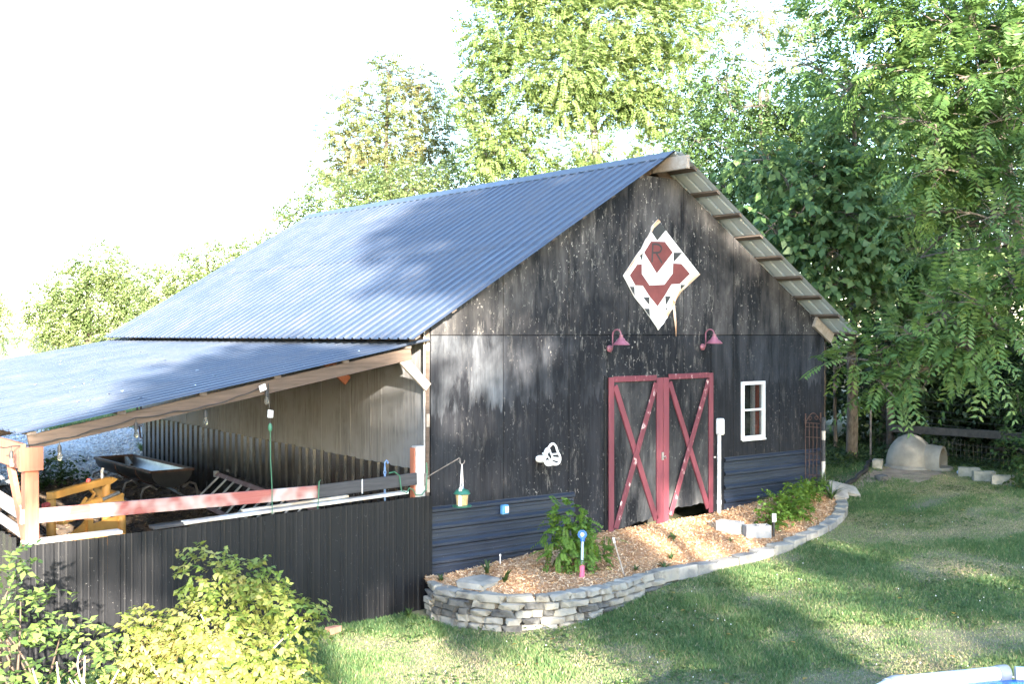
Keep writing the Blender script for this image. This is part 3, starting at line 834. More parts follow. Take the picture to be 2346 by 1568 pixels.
for k in ks:
    a, b, c, d = ring[k], ring[k+1], ring2[k+1], ring2[k]
    if k % 4 != 0: sh.add([a, b, c, d], [(0, 1, 2, 3)])
sh.build('bowl', M['pvc'], sc_)
for k in (1, 8, 15):
    MB().tube([ring[k], (ring[k] + ring2[k]) / 2 + Vector((0, -.01, 0)), ring2[k]], 0.014, 6).build('rib', M['pvc'], sc_, smooth=True)
MB().tube([ring2[8], (cx + .02, -0.09, cz - .01), ring2[20]], 0.012, 6).tube([(cx + .02, -.09, cz - .01), ring2[28]], 0.012, 6).build('spoke', M['pvc'], sc_, smooth=True)
MB().lathe((cx - 0.06, -0.10, cz - 0.05), [(0.055, 0), (0.052, 0.06), (0.035, 0.10), (0.0, 0.11)], 14, (-0.75, 0.6, 0)).build('handle', M['pvc'], sc_, smooth=True)
MB().tube([(cx, -0.015, cz + .02), (cx + .02, -0.10, cz)], 0.012, 6).build('peg', M['pvc'], sc_)

# -- bird feeder on its arm
arm = thing('plant_hook', 'dark metal hook arm reaching out from the gate post', 'hook', (-0.115, -0.12, 1.68))
MB().tube([(-0.12, -0.07, 1.70), (-0.06, -0.12, 1.75), (0.19, -0.36, 1.955), (0.20, -0.365, 1.97), (0.213, -0.372, 1.955), (0.215, -0.373, 1.90), (0.235, -0.385, 1.88), (0.26, -0.40, 1.90), (0.265, -0.403, 1.93)], 0.0075, 7).build('rod', M['steeltube'], arm, smooth=True)
box('bracket', M['steeltube'], arm, -0.135, -0.105, -0.085, -0.06, 1.60, 1.76)
fd = thing('bird_feeder', 'green and white bird feeder full of seed hanging from hook', 'bird feeder', (0.235, -0.385, 1.33))
fx, fy, fz = 0.235, -0.385, 1.33
MB().lathe((fx, fy, fz), [(0.12, 0), (0.125, 0.008), (0.125, 0.02), (0.07, 0.024)], 18).build('tray', M['feedgreen'], fd, smooth=True)
MB().lathe((fx, fy, fz + 0.024), [(0.07, 0), (0.085, 0.14)], 18).build('seed_hopper', M['seed'], fd, smooth=True)
MB().lathe((fx, fy, fz + 0.164), [(0.105, 0), (0.11, 0.006), (0.09, 0.045), (0.045, 0.07), (0.0, 0.075)], 18, caps=False).build('roof', M['feedgreen'], fd, smooth=True)
MB().lathe((fx, fy, fz + 0.236), [(0.022, 0), (0.022, 0.02), (0.01, 0.03)], 12).build('finial', M['lightblue'], fd, smooth=True)
MB().bar((fx - 0.072, fy - 0.055, fz + 0.02), (fx - 0.056, fy - 0.043, fz + 0.255), 0.038, 0.012, (-.6, -.8, 0)).build('front_panel', M['white'], fd, bevel=0.003)
MB().tube([(fx - .055, fy - .04, fz + .25), (fx + .0, fy - .002, fz + .55), (fx + .03, fy + .02, fz + .25)], 0.008, 6).build('hanger', M['white'], fd)

# ================================================================== PEN CONTENTS
# -- feed trough
tx0, tx1, ty0, ty1, tz = -1.385, -0.655, 6.15, 8.95, 1.27
tr = thing('feed_trough', 'long black half barrel feed trough on tubular steel legs', 'feed trough', (-1.0, 7.55, 0.7))
sec = [(-1.02 + 0.36 * math.cos(math.pi + k * math.pi / 10), tz + 0.29 * math.sin(math.pi + k * math.pi / 10)) for k in range(11)]
mb = MB()
nseg = 6
vs_ = [(x, ty0 + (ty1 - ty0) * j / nseg, z) for j in range(nseg + 1) for x, z in sec]
mb.add(vs_, [(j*11+i, j*11+i+1, (j+1)*11+i+1, (j+1)*11+i) for j in range(nseg) for i in range(10)])
mb.build('basin', M['trough'], tr, smooth=True)
mi = MB()
sec2 = [(-1.02 + 0.35 * math.cos(math.pi + k * math.pi / 10), tz + 0.005 + 0.28 * math.sin(math.pi + k * math.pi / 10)) for k in range(11)]
vs_ = [(x, ty0 + .01 + (ty1 - ty0 - .02) * j / nseg, z) for j in range(nseg + 1) for x, z in sec2]
mi.add(vs_, [(j*11+i, j*11+i+1, (j+1)*11+i+1, (j+1)*11+i) for j in range(nseg) for i in range(10)])
mi.build('basin_lining', M['trough_in'], tr, smooth=True)
for y in (ty0, ty1):
    MB().prism([(x, y, z) for x, z in sec], (0, 0.012 if y == ty0 else -0.012, 0)).build('end_plate', M['trough'], tr)
rim = MB()
rim.bar((tx0, ty0, tz), (tx0, ty1, tz), 0.04, 0.04).bar((tx1, ty0, tz), (tx1, ty1, tz), 0.04, 0.04)
rim.bar((tx0, ty0, tz), (tx1, ty0, tz), 0.04, 0.04).bar((tx0, ty1, tz), (tx1, ty1, tz), 0.04, 0.04)
rim.build('rim', M['rusty'], tr)
for y in (ty0 + .15, ty0 + 1.0, ty0 + 1.8, ty1 - .15):
    for s in (-1, 1):
        xx = -1.0 + s * 0.39
        zb = g(-1, y) + 0.06
        MB().tube([(-1.0 + s * .22, y, tz - .32), (xx - s * .04, y, tz - .24), (xx + s * .06, y, tz - .28), (xx + s * .10, y, tz - .40), (xx + s * .10, y, zb)], 0.021, 8).build('leg', M['steeltube'], tr, smooth=True)
for s in (-1, 1):
    xx = -1.0 + s * 0.49
    MB().tube([(xx, ty0 + .1, g(-1, ty0) + 0.06), (xx, ty1 - .1, g(-1, ty1) + 0.06)], 0.022, 8).build('runner', M['steeltube'], tr, smooth=True)
MB().bar((-1.15, 7.7, tz - .08), (-0.85, 8.8, tz - .06), 0.05, 0.13).build('loose_board', M['timber'], tr)
for y in (6.9, 7.9):
    MB().tube([(x * 1.0, y, z - .012) for x, z in sec], 0.014, 6).build('hoop', M['rusty'], tr)

# -- yellow hydraulic implement
ye = thing('yellow_implement', 'yellow painted hydraulic steel frame standing in the pen', 'farm implement', (-4.05, 1.4, 0.15))
ax, ay = Vector((0.86, 0.51, 0)), Vector((-0.51, 0.86, 0))
yo = Vector((-4.50, 1.05, 0.0))
P = lambda a, b, z: yo + ax * a + ay * b + Vector((0, 0, z))
zb = 0.13
MB().bar(P(0.0, 0, 1.74), P(0.98, 0, 1.80), 0.09, 0.085).build('top_beam', M['yellow'], ye, bevel=0.008)
MB().prism([P(0.98, -.045, 1.84), P(1.10, -.045, 1.80), P(0.98, -.045, 1.76)], ay * 0.09).build('beam_nose', M['yellow'], ye)
MB().tube([P(0.03, 0, zb), P(0.03, 0, 1.70)], 0.052, 12).build('upright', M['yellow'], ye, smooth=True)
MB().tube([P(0.93, 0, zb), P(0.93, 0, 1.76)], 0.052, 12).build('upright', M['yellow'], ye, smooth=True)
MB().bar(P(0.05, -.10, 1.46), P(1.04, -.12, 1.60), 0.11, 0.10).build('cross_beam', M['yellow'], ye, bevel=0.008)
MB().bar(P(1.02, -.15, 1.58), P(1.02, .22, 1.66), 0.10, 0.10).build('side_beam', M['yellow'], ye, bevel=0.008)
MB().tube([P(1.04, -.13, zb), P(1.04, -.13, 1.55)], 0.055, 12).build('upright', M['yellow'], ye, smooth=True)
MB().tube([P(0.10, -.16, 1.54), P(0.55, -.17, 1.60)], 0.045, 12).build('hydraulic_cylinder', M['yellow'], ye, smooth=True)
MB().tube([P(0.48, -.17, 1.59), P(0.62, -.17, 1.61)], 0.055, 12).build('cylinder_collar', M['yellow'], ye, smooth=True)
MB().tube([P(0.62, -.17, 1.61), P(0.95, -.17, 1.66)], 0.022, 10).build('piston_rod', M['chrome'], ye, smooth=True)
MB().tube([P(0.08, -.12, 1.60), P(0.18, -.16, 1.57), P(0.32, -.17, 1.60), P(0.45, -.12, 1.66)], 0.022, 8).build('hose', M['yellow'], ye, smooth=True)
MB().tube([P(0.72, .05, 1.72), P(0.78, .04, 1.66), P(0.70, .03, 1.60), P(0.58, .02, 1.60)], 0.022, 8).build('hose', M['yellow'], ye, smooth=True)
MB().tube([P(-0.09, 0, 1.64), P(0.0, 0, 1.65)], 0.032, 10).build('red_cap', M['redknob'], ye, smooth=True)
MB().tube([P(0.62, 0.02, 1.78), P(0.66, 0.02, 1.85)], 0.026, 10).build('red_cap', M['redknob'], ye, smooth=True)
MB().tube([P(0.86, 0, 1.80), P(0.86, 0, 1.92), P(0.875, 0, 1.96)], 0.016, 8).build('pin', M['greycap'], ye, smooth=True)
MB().prism([P(0.52, -.13, zb), P(1.0, -.13, zb), P(1.0, -.13, 1.38), P(0.52, -.13, 1.34)], ay * 0.015).build('plate', M['yellow'], ye)
MB().prism([P(0.18, -.13, 0.5), P(0.42, -.13, 0.5), P(0.42, -.13, 1.40), P(0.16, -.13, 1.20)], ay * 0.015).build('plate', M['yellow'], ye)
MB().bar(P(0.45, -.18, zb), P(0.43, -.18, 1.42), 0.05, 0.09).build('web', M['yellow'], ye)
MB().bar(P(0.10, -.15, 1.22), P(0.42, -.15, 1.36), 0.04, 0.07).build('gusset', M['yellow'], ye)

# -- ladder leaning on its edge against the corrugated wall
ld = thing('extension_ladder', 'aluminium ladder lying on its edge against corrugated wall', 'ladder', (-0.4, 4.2, 0.5))
A0, A1 = Vector((-0.16, 6.3, 1.13)), Vector((-0.16, 2.4, 0.92))
B0, B1 = Vector((-0.62, 6.3, 0.74)), Vector((-0.62, 2.4, 0.42))
MB().bar(A0, A1, 0.03, 0.075, (1, 0, .8)).build('rail', M['ladderred'], ld, bevel=0.004)
MB().bar(B0, B1, 0.03, 0.075, (1, 0, .8)).build('rail', M['ladderred'], ld, bevel=0.004)
box('foot', M['alu'], ld, A0.x - .04, A0.x + .04, A0.y - .02, A0.y + .05, A0.z - .05, A0.z + .05)
box('foot', M['alu'], ld, B0.x - .04, B0.x + .04, B0.y - .02, B0.y + .05, B0.z - .05, B0.z + .05)
for k in range(13):
    f = (k + 0.5) / 13
    MB().tube([A0.lerp(A1, f), B0.lerp(B1, f)], 0.018, 8).build('rung', M['alu'], ld, smooth=True)

# -- string lights along the front rafter
sl = thing('string_lights', 'black cord of clear bulbs strung along the lean-to edge', 'string lights', (-3.4, -0.09, 2.4))
yb = -0.10
anchors = [(-5.35, 2.46), (-5.20, 2.44), (-4.73, 2.49), (-4.40, 2.56), (-3.93, 2.67), (-3.50, 2.72), (-3.14, 2.765), (-2.75, 2.86), (-2.42, 2.98)]
pts = []
for (x0, z0), (x1, z1) in zip(anchors, anchors[1:]):
    for k in range(4):
        f = k / 4; pts.append((x0 + (x1-x0)*f, yb, z0 + (z1-z0)*f - 0.02 * math.sin(math.pi * f)))
pts.append((-2.42, yb, 2.96))
MB().tube(pts, 0.0065, 6).build('cord', M['rubber'], sl, smooth=True)
for x, z in ((-5.20, 2.44), (-4.73, 2.47), (-3.93, 2.66), (-3.14, 2.755), (-2.39, 2.96)):
    MB().tube([(x, yb, z), (x, yb, z - 0.05)], 0.005, 6).build('lead', M['rubber'], sl)
    sk = MB().lathe((x, yb, z - 0.12), [(0.021, 0), (0.021, 0.05), (0.013, 0.075)], 12).build('socket', M['rubber'], sl, smooth=True)
    MB().lathe((x, yb, z - 0.225), [(0.004, 0.012), (0.018, 0.018), (0.027, 0.04), (0.024, 0.064), (0.016, 0.09), (0.015, 0.105)], 14, caps=False).build('bulb', M['bulb'], sk, smooth=True)
# -- hanging extension cord with tags
ec = thing('power_cable', 'green extension cord hanging from the rafter down over fence', 'cord', (-2.35, -0.11, 1.40))
MB().tube([(-2.37, -0.105, 3.0), (-2.36, -0.11, 2.7), (-2.35, -0.11, 2.50)], 0.006, 6).build('black_lead', M['rubber'], ec)
MB().tube([(-2.35, -0.11, 2.50), (-2.345, -0.11, 2.1), (-2.33, -0.115, 1.8), (-2.33, -0.12, 1.47)], 0.006, 6).build('green_lead', M['greencord'], ec)
MB().lathe((-2.35, -0.11, 2.44), [(0.016, 0), (0.026, 0.02), (0.024, 0.06), (0.012, 0.09)], 10).build('plug', M['greencord'], ec, smooth=True)
MB().prism([(-2.39, -.125, 2.60), (-2.32, -.125, 2.595), (-2.315, -.125, 2.68), (-2.385, -.125, 2.69)], (0, .003, 0)).build('paper_tag', M['white'], ec)
MB().prism([(-2.48, -.125, 2.90), (-2.40, -.125, 2.93), (-2.42, -.125, 3.0), (-2.50, -.125, 2.97)], (0, .003, 0)).build('paper_tag', M['white'], ec)
# -- green cord looped over the black rail
gl = thing('green_rope', 'green rope looped over the black rail near gate post', 'rope', (-0.5, -0.1, 1.5))
MB().tube([(-1.72, -.105, 1.46), (-1.71, -.105, 1.60), (-1.70, -.102, 1.79), (-1.66, -.07, 1.80)], 0.006, 6).build('strand', M['greencord'], gl)
MB().tube([(-0.68, -.07, 1.81), (-0.62, -.105, 1.825), (-0.55, -.11, 1.77), (-0.52, -.11, 1.58), (-0.44, -.11, 1.54), (-0.40, -.11, 1.60), (-0.34, -.11, 1.57), (-0.30, -.11, 1.50), (-0.2, -.10, 1.49), (-0.13, -.10, 1.56), (-0.10, -.075, 1.80), (-0.105, -.07, 1.9)], 0.008, 6).build('strand', M['greencord'], gl, smooth=True)
# -- chain with hook
ch = thing('hanging_chain', 'pale blue chain with hook hanging beside the black rail', 'chain', (-0.70, 0.0, 1.45))
for k in range(9):
    z = 1.86 - k * 0.048
    lnk = [(-0.70 + 0.016 * math.cos(a) * (1 if k % 2 else .15), 0.0 + 0.016 * math.cos(a) * (.15 if k % 2 else 1), z + 0.03 * math.sin(a)) for a in [j * math.pi / 5 for j in range(11)]]
    MB().tube(lnk, 0.0065, 5, False).build('chain_link', M['bluechain'], ch)
MB().tube([(-0.70, 0, 1.89), (-0.70, 0, 1.94), (-0.675, 0, 1.965), (-0.65, 0, 1.94), (-0.66, 0, 1.92)], 0.009, 6).build('hook', M['bluechain'], ch)
# -- hay ring behind the pen
hr = thing('hay_ring', 'rusty red curved hay ring standing on the gravel behind barn', 'hay ring', (1.75, 12.15, g(1.75, 12.15)))
c0 = Vector((1.78, 12.1, 0)); zb = g(1.0, 12.4) - 0.02
for z in (0.04, 0.32, 0.62, 0.95):
    rr = 1.16 - 0.10 * (0.95 - z)
    MB().tube([(c0.x + rr * math.cos(a), c0.y + rr * math.sin(a), zb + z) for a in [k * math.pi / 16 for k in range(33)]], 0.022, 6, False).build('hoop', M['rusty'], hr, smooth=True)
for k in range(12):
    a = k * math.pi / 6 + 2.4
    MB().tube([(c0.x + (1.16 - 0.10 * (0.95 - z)) * math.cos(a), c0.y + (1.16 - 0.10 * (0.95 - z)) * math.sin(a), zb + z) for z in (0.04, .3, .6, .95)], 0.022, 6).build('upright', M['rusty'], hr, smooth=True)

# ================================================================== GARDEN BED
BORDER = [(-0.16, -0.26), (-0.30, -0.62), (-0.24, -1.12), (0.06, -1.60), (0.50, -1.86), (1.05, -1.95), (1.60, -1.88), (2.10, -1.76), (2.60, -1.66), (3.36, -1.68), (4.15, -1.78), (5.09, -1.80), (5.8, -1.70), (6.56, -1.54), (7.25, -1.27), (7.85, -0.92), (8.35, -0.50)]
def resample(pts, step):
    P_ = np.array(pts); seg = np.hypot(*np.diff(P_, axis=0).T); s = np.r_[0, np.cumsum(seg)]
    t = np.arange(0, s[-1], step)
    # smooth by two rounds of averaging on a fine sampling
    f = np.linspace(0, s[-1], 400)
    Q = np.stack([np.interp(f, s, P_[:, 0]), np.interp(f, s, P_[:, 1])], 1)
    for _ in range(18): Q[1:-1] = (Q[:-2] + Q[1:-1] * 2 + Q[2:]) / 4
    return f, Q
BF, BQ = resample(BORDER, 0.1)
def border(s):
    x, y = np.interp(s, BF, BQ[:, 0]), np.interp(s, BF, BQ[:, 1])
    x2, y2 = np.interp(s + .03, BF, BQ[:, 0]), np.interp(s + .03, BF, BQ[:, 1])
    return float(x), float(y), math.atan2(y2 - y, x2 - x) if s < BF[-1] - .03 else math.atan2(y - np.interp(s - .03, BF, BQ[:, 1]), x - np.interp(s - .03, BF, BQ[:, 0]))
def top_z(x): return max(0.43 if x < 1.2 else 0.43 - 0.02 * (x - 1.2), g(x, -1) + 0.105)
def wall_z(x): return float(np.interp(x, [0, 1.5, 3, 5.6, 8.5], [0.36, 0.46, 0.62, 0.65, 0.85]))
rows = []
SS = np.linspace(0, BF[-1], 120)
NV = 18
for s in SS:
    x, y, a = border(s)
    xw = min(max(x, 0.0), 8.5)
    zb = top_z(x) - 0.045
    zw = wall_z(xw)
    for j in range(NV):
        v = j / (NV - 1)
        px, py = x + (xw - x) * v, y + (0.0 - y) * v
        hump = 0.06 * math.sin(math.pi * v) * (0.6 + 0.4 * math.sin(px * 2.2)) + random.uniform(-.006, .006)
        rows.append((px, py, zb + (zw - zb) * v + hump))
i = np.arange(len(SS) * NV).reshape(len(SS), NV)
Fq = np.stack([i[:-1, :-1], i[1:, :-1], i[1:, 1:], i[:-1, 1:]], -1).reshape(-1, 4)
MUL = np.array(rows)
tag(mesh_np('mulch_ground', MUL, Fq, M['mulchbed'], origin=(0, 0, 0), smooth=True), kind='structure')
def bedz(x, y):
    d = (MUL[:, 0] - x) ** 2 + (MUL[:, 1] - y) ** 2
    return float(MUL[d.argmin(), 2])
def in_bed(X, Y, pad=0.0):
    yb_ = np.interp(X, BQ[60:, 0], BQ[60:, 1])
    a = (Y > yb_ - pad) & (Y < 0.02) & (X > 0.0) & (X < 8.4)
    b = (X <= 0.2) & (X > -0.32 - pad) & (Y < -0.2 + pad) & (Y > -1.7 - pad) & (Y > -1.25 - 1.2 * (X + 0.3) - pad)
    return a | b

# stone shapes shared by many stones
def stone_mesh(name, seed, jit=0.10, bev=0.12):
    rnd = random.Random(seed)
    bm = bmesh.new(); bmesh.ops.create_cube(bm, size=1.0)
    bmesh.ops.bevel(bm, geom=list(bm.edges), offset=bev, segments=1, affect='EDGES')
    for v in bm.verts: v.co += Vector((rnd.uniform(-jit, jit), rnd.uniform(-jit, jit), rnd.uniform(-jit, jit)))
    me = bpy.data.meshes.new(name); bm.to_mesh(me); bm.free()
    return me
def stone_set(nm, mats, n, jit, bev):
    out = []
    for m in mats:
        for k in range(n):
            me = stone_mesh(nm, hash((nm, m, k)) % 9999 if False else len(out) * 7 + 3, jit, bev); me.materials.append(M[m]); out.append(me)
    return out
WALLST = stone_set('stone', ['stone', 'stone_dark', 'stone_pale'], 6, 0.11, 0.15)
def put(name, me, parent, loc, rot, scale):
    o = bpy.data.objects.new(name, me); COL.objects.link(o); o.parent = parent
    o.location = Vector(loc) - WL[parent]; o.rotation_euler = rot; o.scale = scale
    WL[o] = Vector(loc); return o
rw = thing('stone_retaining_wall', 'curved dry stacked grey stone wall around the mulch bed', 'retaining wall', (0.6, -1.6, 0.0))
send = float(np.interp(2.55, BQ[100:300, 0], BF[100:300]))
CH = 0.088
for c in range(6):
    s = random.uniform(0, .1)
    while s < send:
        ln = random.uniform(0.13, 0.32) * (1.15 if c == 5 else 1)
        x, y, a = border(min(s + ln / 2, BF[-1] - .05))
        z0 = top_z(x) - CH * (6 - c)
        if z0 + CH > g(x, y) - 0.02:
            k = random.randrange(18)
            if c == 5: k = random.choice([0, 1, 2, 12, 13, 14, 15])
            h_ = CH * random.uniform(0.93, 1.0)
            put('stone', WALLST[k], rw, (x + random.uniform(-.012, .012), y + random.uniform(-.015, .015), z0 + CH / 2), (random.uniform(-.04, .04), random.uniform(-.03, .03), a + random.uniform(-.06, .06)), (ln * 0.99, random.uniform(0.17, 0.24), h_ * random.uniform(.95, 1.1)))
        s += ln
ed = thing('bed_edging', 'single row of weathered grey pavers edging the mulch bed', 'edging', (5.2, -1.7, 0.3))
PAV = stone_set('paver', ['paver', 'stone_pale', 'paver', 'stone'], 3, 0.035, 0.07)
s = send - 0.05
while s < BF[-1] - 0.15:
    ln = random.uniform(0.36, 0.44)
    x, y, a = border(s + ln / 2)
    put('paver', random.choice(PAV), ed, (x, y, top_z(x) - 0.075), (random.uniform(-.05, .05), random.uniform(-.03, .03), a + random.uniform(-.05, .05)), (ln * .985, 0.20, 0.17))
    s += ln
# loose stones and blocks at the right end, and the flat one on the left
def lone(name, label, cat, me_i, loc, rot, scale, grp=None, pool=None):
    me = (pool or PAV)[me_i]
    o = bpy.data.objects.new(name, me); COL.objects.link(o)
    o.location = loc; o.rotation_euler = rot; o.scale = scale; WL[o] = Vector(loc)
    return tag(o, label, cat, grp)
lone('flat_stone', 'flat pale round stone lying on mulch behind the stone wall', 'stone', 12, (0.10, -0.92, 0.455), (0.06, 0.03, 0.3), (0.50, 0.40, 0.09), None, WALLST)
lone('slab', 'thin grey slab tilted at the right end of bed', 'slab', 3, (8.62, -0.42, 0.83), (0.35, 0.25, -0.6), (0.55, 0.34, 0.06))
lone('slab', 'pale broken slab leaning among iris leaves by edging', 'slab', 0, (8.25, -0.55, 0.80), (0.5, 0.2, -0.7), (0.34, 0.26, 0.05))
lone('rock', 'small tan rock beside the barn corner and black pipe', 'rock', 12, (9.05, 0.28, 0.80), (0, 0, 0.5), (0.20, 0.15, 0.12), None, WALLST)
lone('rock', 'larger tan rock in the bare soil beside pipe', 'rock', 10, (10.4, -0.05, 0.83), (0, 0, 1.1), (0.26, 0.17, 0.13), None, WALLST)
lone('brick', 'weathered red brick lying in grass by the black fence', 'brick', 0, (-1.68, -0.40, 0.05), (0, 0.05, 0.35), (0.21, 0.10, 0.08))
bpy.data.objects['brick'].data = bpy.data.objects['brick'].data.copy(); bpy.data.objects['brick'].data.materials[0] = M['brick']

# -- concrete blocks
def cmu(label, loc, rotz, mat='concrete', group='hollow concrete blocks', size=(0.39, 0.19, 0.19)):
    t = thing('concrete_block', label, 'concrete block', loc, group)
    lx, ly, lz_ = size; w = 0.03
    mb = MB()
    x0, x1, y0, y1 = -lx/2, lx/2, -ly/2, ly/2
    me = MB()
    me.box(x0, x1, y0, y0 + w, 0, lz_).box(x0, x1, y1 - w, y1, 0, lz_)
    for xa in (x0, -w/2, x1 - w): me.box(xa, xa + w, y0 + w, y1 - w, 0, lz_)
    o = me.build('shell', M[mat], None, bevel=0.005)
    o.parent = t; o.location = (0, 0, 0)
    t.rotation_euler = (0, 0, rotz)
    inner = MB().box(x0 + w, x1 - w, y0 + w, y1 - w, 0, lz_ * .25).build('soil_fill', M['dirt'], None, bevel=0)
    inner.parent = t; inner.location = (0, 0, 0.0)
    return t
cmu('clean grey concrete block at the right door corner, nearer the doors', (4.93, -0.92, bedz(4.93, -.92) - .01), -1.32)
cmu('clean grey concrete block set beside another, nearer the leafy plants', (5.10, -1.30, bedz(5.1, -1.3) - .01), -0.55)
for i, (x, y, a, lab) in enumerate(((11.95, -0.95, -1.02, 'mossy concrete block right beside the dog house opening'), (11.62, -1.42, -0.86, 'mossy concrete block in the middle of the row by the wire fence'), (11.30, -1.95, -0.98, 'mossy concrete block at the end of the row nearest the bushes'), (11.55, 0.78, 0.5, 'lone mossy block on the other side of the dog house'))):
    cmu(lab, (x, y, g(x, y) - 0.01), a, 'concrete_old', 'mossy blocks by the dog house')

# -- garden stakes
st = thing('garden_stake', 'pale metal garden stake with blue flower top and pink foot', 'garden stake', (1.39, -1.43, bedz(1.39, -1.43)))
z0 = bedz(1.39, -1.43) - 0.02
MB().tube([(1.39, -1.43, z0), (1.39, -1.43, z0 + 0.20)], 0.034, 10).build('foot', M['pink'], st, smooth=True)
MB().tube([(1.39, -1.43, z0 + 0.2), (1.40, -1.43, z0 + 0.52)], 0.019, 10).build('rod', M['lightblue'], st, smooth=True)
pet = MB()
fc = Vector((1.385, -1.44, z0 + 0.58)); fn = Vector((-.6, -.8, .1)).normalized(); fu = Vector((0, 0, 1)); fs = fu.cross(fn).normalized()
for k in range(10):
    a = k * math.pi / 5
    c = fc + (fs * math.cos(a) + fu * math.sin(a)) * 0.043
    pet.lathe(c, [(0.0, -.010), (0.017, -.005), (0.019, .005), (0.0, .010)], 8, fn, False)
petals = pet.build('blue_petals', M['blue'], st, smooth=True)
MB().lathe(fc, [(0.026, -.006), (0.026, .006), (0.016, .016), (0, .02)], 12, fn).build('flower_centre', M['yellowglass'], petals, smooth=True)
MB().lathe((1.40, -1.43, z0 + 0.49), [(0.03, 0), (0.034, .02), (0.02, .05)], 10).build('collar', M['blue'], st, smooth=True)
s2 = thing('bare_stake', 'thin leaning wooden stake in the mulch right of bush', 'stake', (2.02, -1.56, bedz(2.02, -1.56)))
MB().tube([(2.03, -1.57, bedz(2.02, -1.56) - .03), (1.93, -1.47, bedz(2.02, -1.56) + .44)], 0.011, 7).build('rod', M['timber_pale'], s2)
MB().tube([(1.932, -1.472, bedz(2.02, -1.56) + .43), (1.92, -1.46, bedz(2.02, -1.56) + .50)], 0.016, 8).build('tip', M['whiteboard'], s2)
s3 = thing('solar_stake_light', 'black stake light with white top beside the concrete blocks', 'stake light', (5.30, -1.45, bedz(5.3, -1.45)))
z0 = bedz(5.3, -1.45) - .02
MB().tube([(5.30, -1.45, z0), (5.31, -1.45, z0 + 0.24)], 0.020, 8).build('stake', M['rubber'], s3, smooth=True)
MB().box(5.285, 5.345, -1.475, -1.43, z0 + 0.24, z0 + 0.37).build('lamp_head', M['pvc'], s3, bevel=0.008)
# -- thin marker stick left
s4 = thing('marker_stick', 'short pale marker stick standing in the mulch by wainscot', 'stake', (1.0, -0.2, bedz(1, -.2)))
MB().tube([(1.0, -0.22, bedz(1, -.22) - .02), (1.0, -0.22, bedz(1, -.22) + .13)], 0.008, 6).build('rod', M['white'], s4)
MB().lathe((1.0, -0.22, bedz(1, -.22) + .13), [(0.012, 0), (0.012, .02), (0, .028)], 6).build('cap', M['white'], s4)

# -- trellis and striped pole at the right corner
tl = thing('rusty_trellis', 'rusty wire trellis with scrolled top against the black corner', 'trellis', (8.15, -0.12, 0.8))
tx = [7.93, 8.04, 8.15, 8.26, 8.37]
zb = 0.80
for k, x in enumerate(tx):
    MB().tube([(x, -0.11, zb - .1), (x, -0.11, zb + 1.20)], 0.006, 6).build('upright', M['rusty'], tl)
for z in (0.35, 0.62, 0.72, 1.02, 1.20, 1.27):
    MB().tube([(tx[0], -0.118, zb + z - .05), (tx[-1], -0.118, zb + z - .09)], 0.006, 6).build('crossbar', M['rusty'], tl)
MB().tube([(tx[0] + (tx[-1]-tx[0]) * k / 12, -0.11, zb + 1.22 + 0.16 * math.sin(math.pi * k / 12)) for k in range(13)], 0.007, 6).build('arch', M['rusty'], tl)
for cx_, s in ((8.06, 1), (8.24, -1)):
    MB().tube([(cx_ + s * 0.05 * math.cos(a) * (1 - a / 9), -0.112, zb + 1.28 + 0.05 * math.sin(a) * (1 - a / 9)) for a in [j * .5 for j in range(14)]], 0.006, 5).build('scroll', M['rusty'], tl)
for x in (tx[0], tx[-1]):
    MB().tube([(x, -.11, zb + 1.2), (x, -.11, zb + 1.38)], 0.012, 6).build('finial', M['rusty'], tl)
pl = thing('striped_pole', 'pole with white and black bands standing at barn corner', 'pole', (8.33, -0.20, 0.75))
for z0, z1, m in ((0.74, 1.32, 'whiteboard'), (1.32, 1.70, 'blackrail'), (1.70, 1.86, 'whiteboard'), (1.86, 2.10, 'blackrail')):
    MB().tube([(8.33, -0.20, z0), (8.33, -0.20, z1)], 0.034, 10).build('band', M[m], pl, smooth=True)

# ================================================================== RIGHT SIDE: DOG HOUSE, FENCE
dg = thing('dog_house', 'beige igloo shaped plastic dog house with tunnel entrance', 'dog house', (12.2, 0.45, g(12.2, .45)))
dc = Vector((12.2, 0.45, g(12.2, 0.45)))
tdir = Vector((0.22, -0.975, 0)).normalized(); tsd = Vector((tdir.y, -tdir.x, 0)) * -1
dome = MB(); n = 28
prof = [(0.50, 0.0), (0.52, 0.02), (0.50, 0.06), (0.475, 0.08)] + [(0.475 * math.cos(a), 0.08 + 0.62 * math.sin(a)) for a in [k * math.pi / 20 for k in range(1, 10)]] + [(0.0, 0.70)]
dome.lathe(dc, prof, n, caps=False)
dome.build('dome', M['dogloo'], dg, smooth=True)
tun = MB()
arch = lambda w, h, k: (w * math.cos(math.pi * k / 12), 0.16 + (h - 0.09) * math.sin(math.pi * k / 12)) if 0 < k < 12 else (w * math.cos(math.pi * k / 12), 0.03)
secs = []
for f, w, h in ((0.20, 0.285, 0.44), (0.45, 0.285, 0.44), (0.66, 0.275, 0.42)):
    secs.append([dc + tdir * f + tsd * arch(w, h, k)[0] + Vector((0, 0, arch(w, h, k)[1])) for k in range(13)])
secs.append([dc + tdir * 0.66 + tsd * arch(.235, .375, k)[0] + Vector((0, 0, arch(.235, .375, k)[1])) for k in range(13)])
secs.append([dc + tdir * 0.30 + tsd * arch(.235, .375, k)[0] + Vector((0, 0, arch(.235, .375, k)[1])) for k in range(13)])
vv = [p for s in secs for p in s]
tun.add(vv, [(j*13+i, j*13+i+1, (j+1)*13+i+1, (j+1)*13+i) for j in range(len(secs)-1) for i in range(12)])
tunnel = tun.build('tunnel', M['dogloo'], dg, smooth=True)
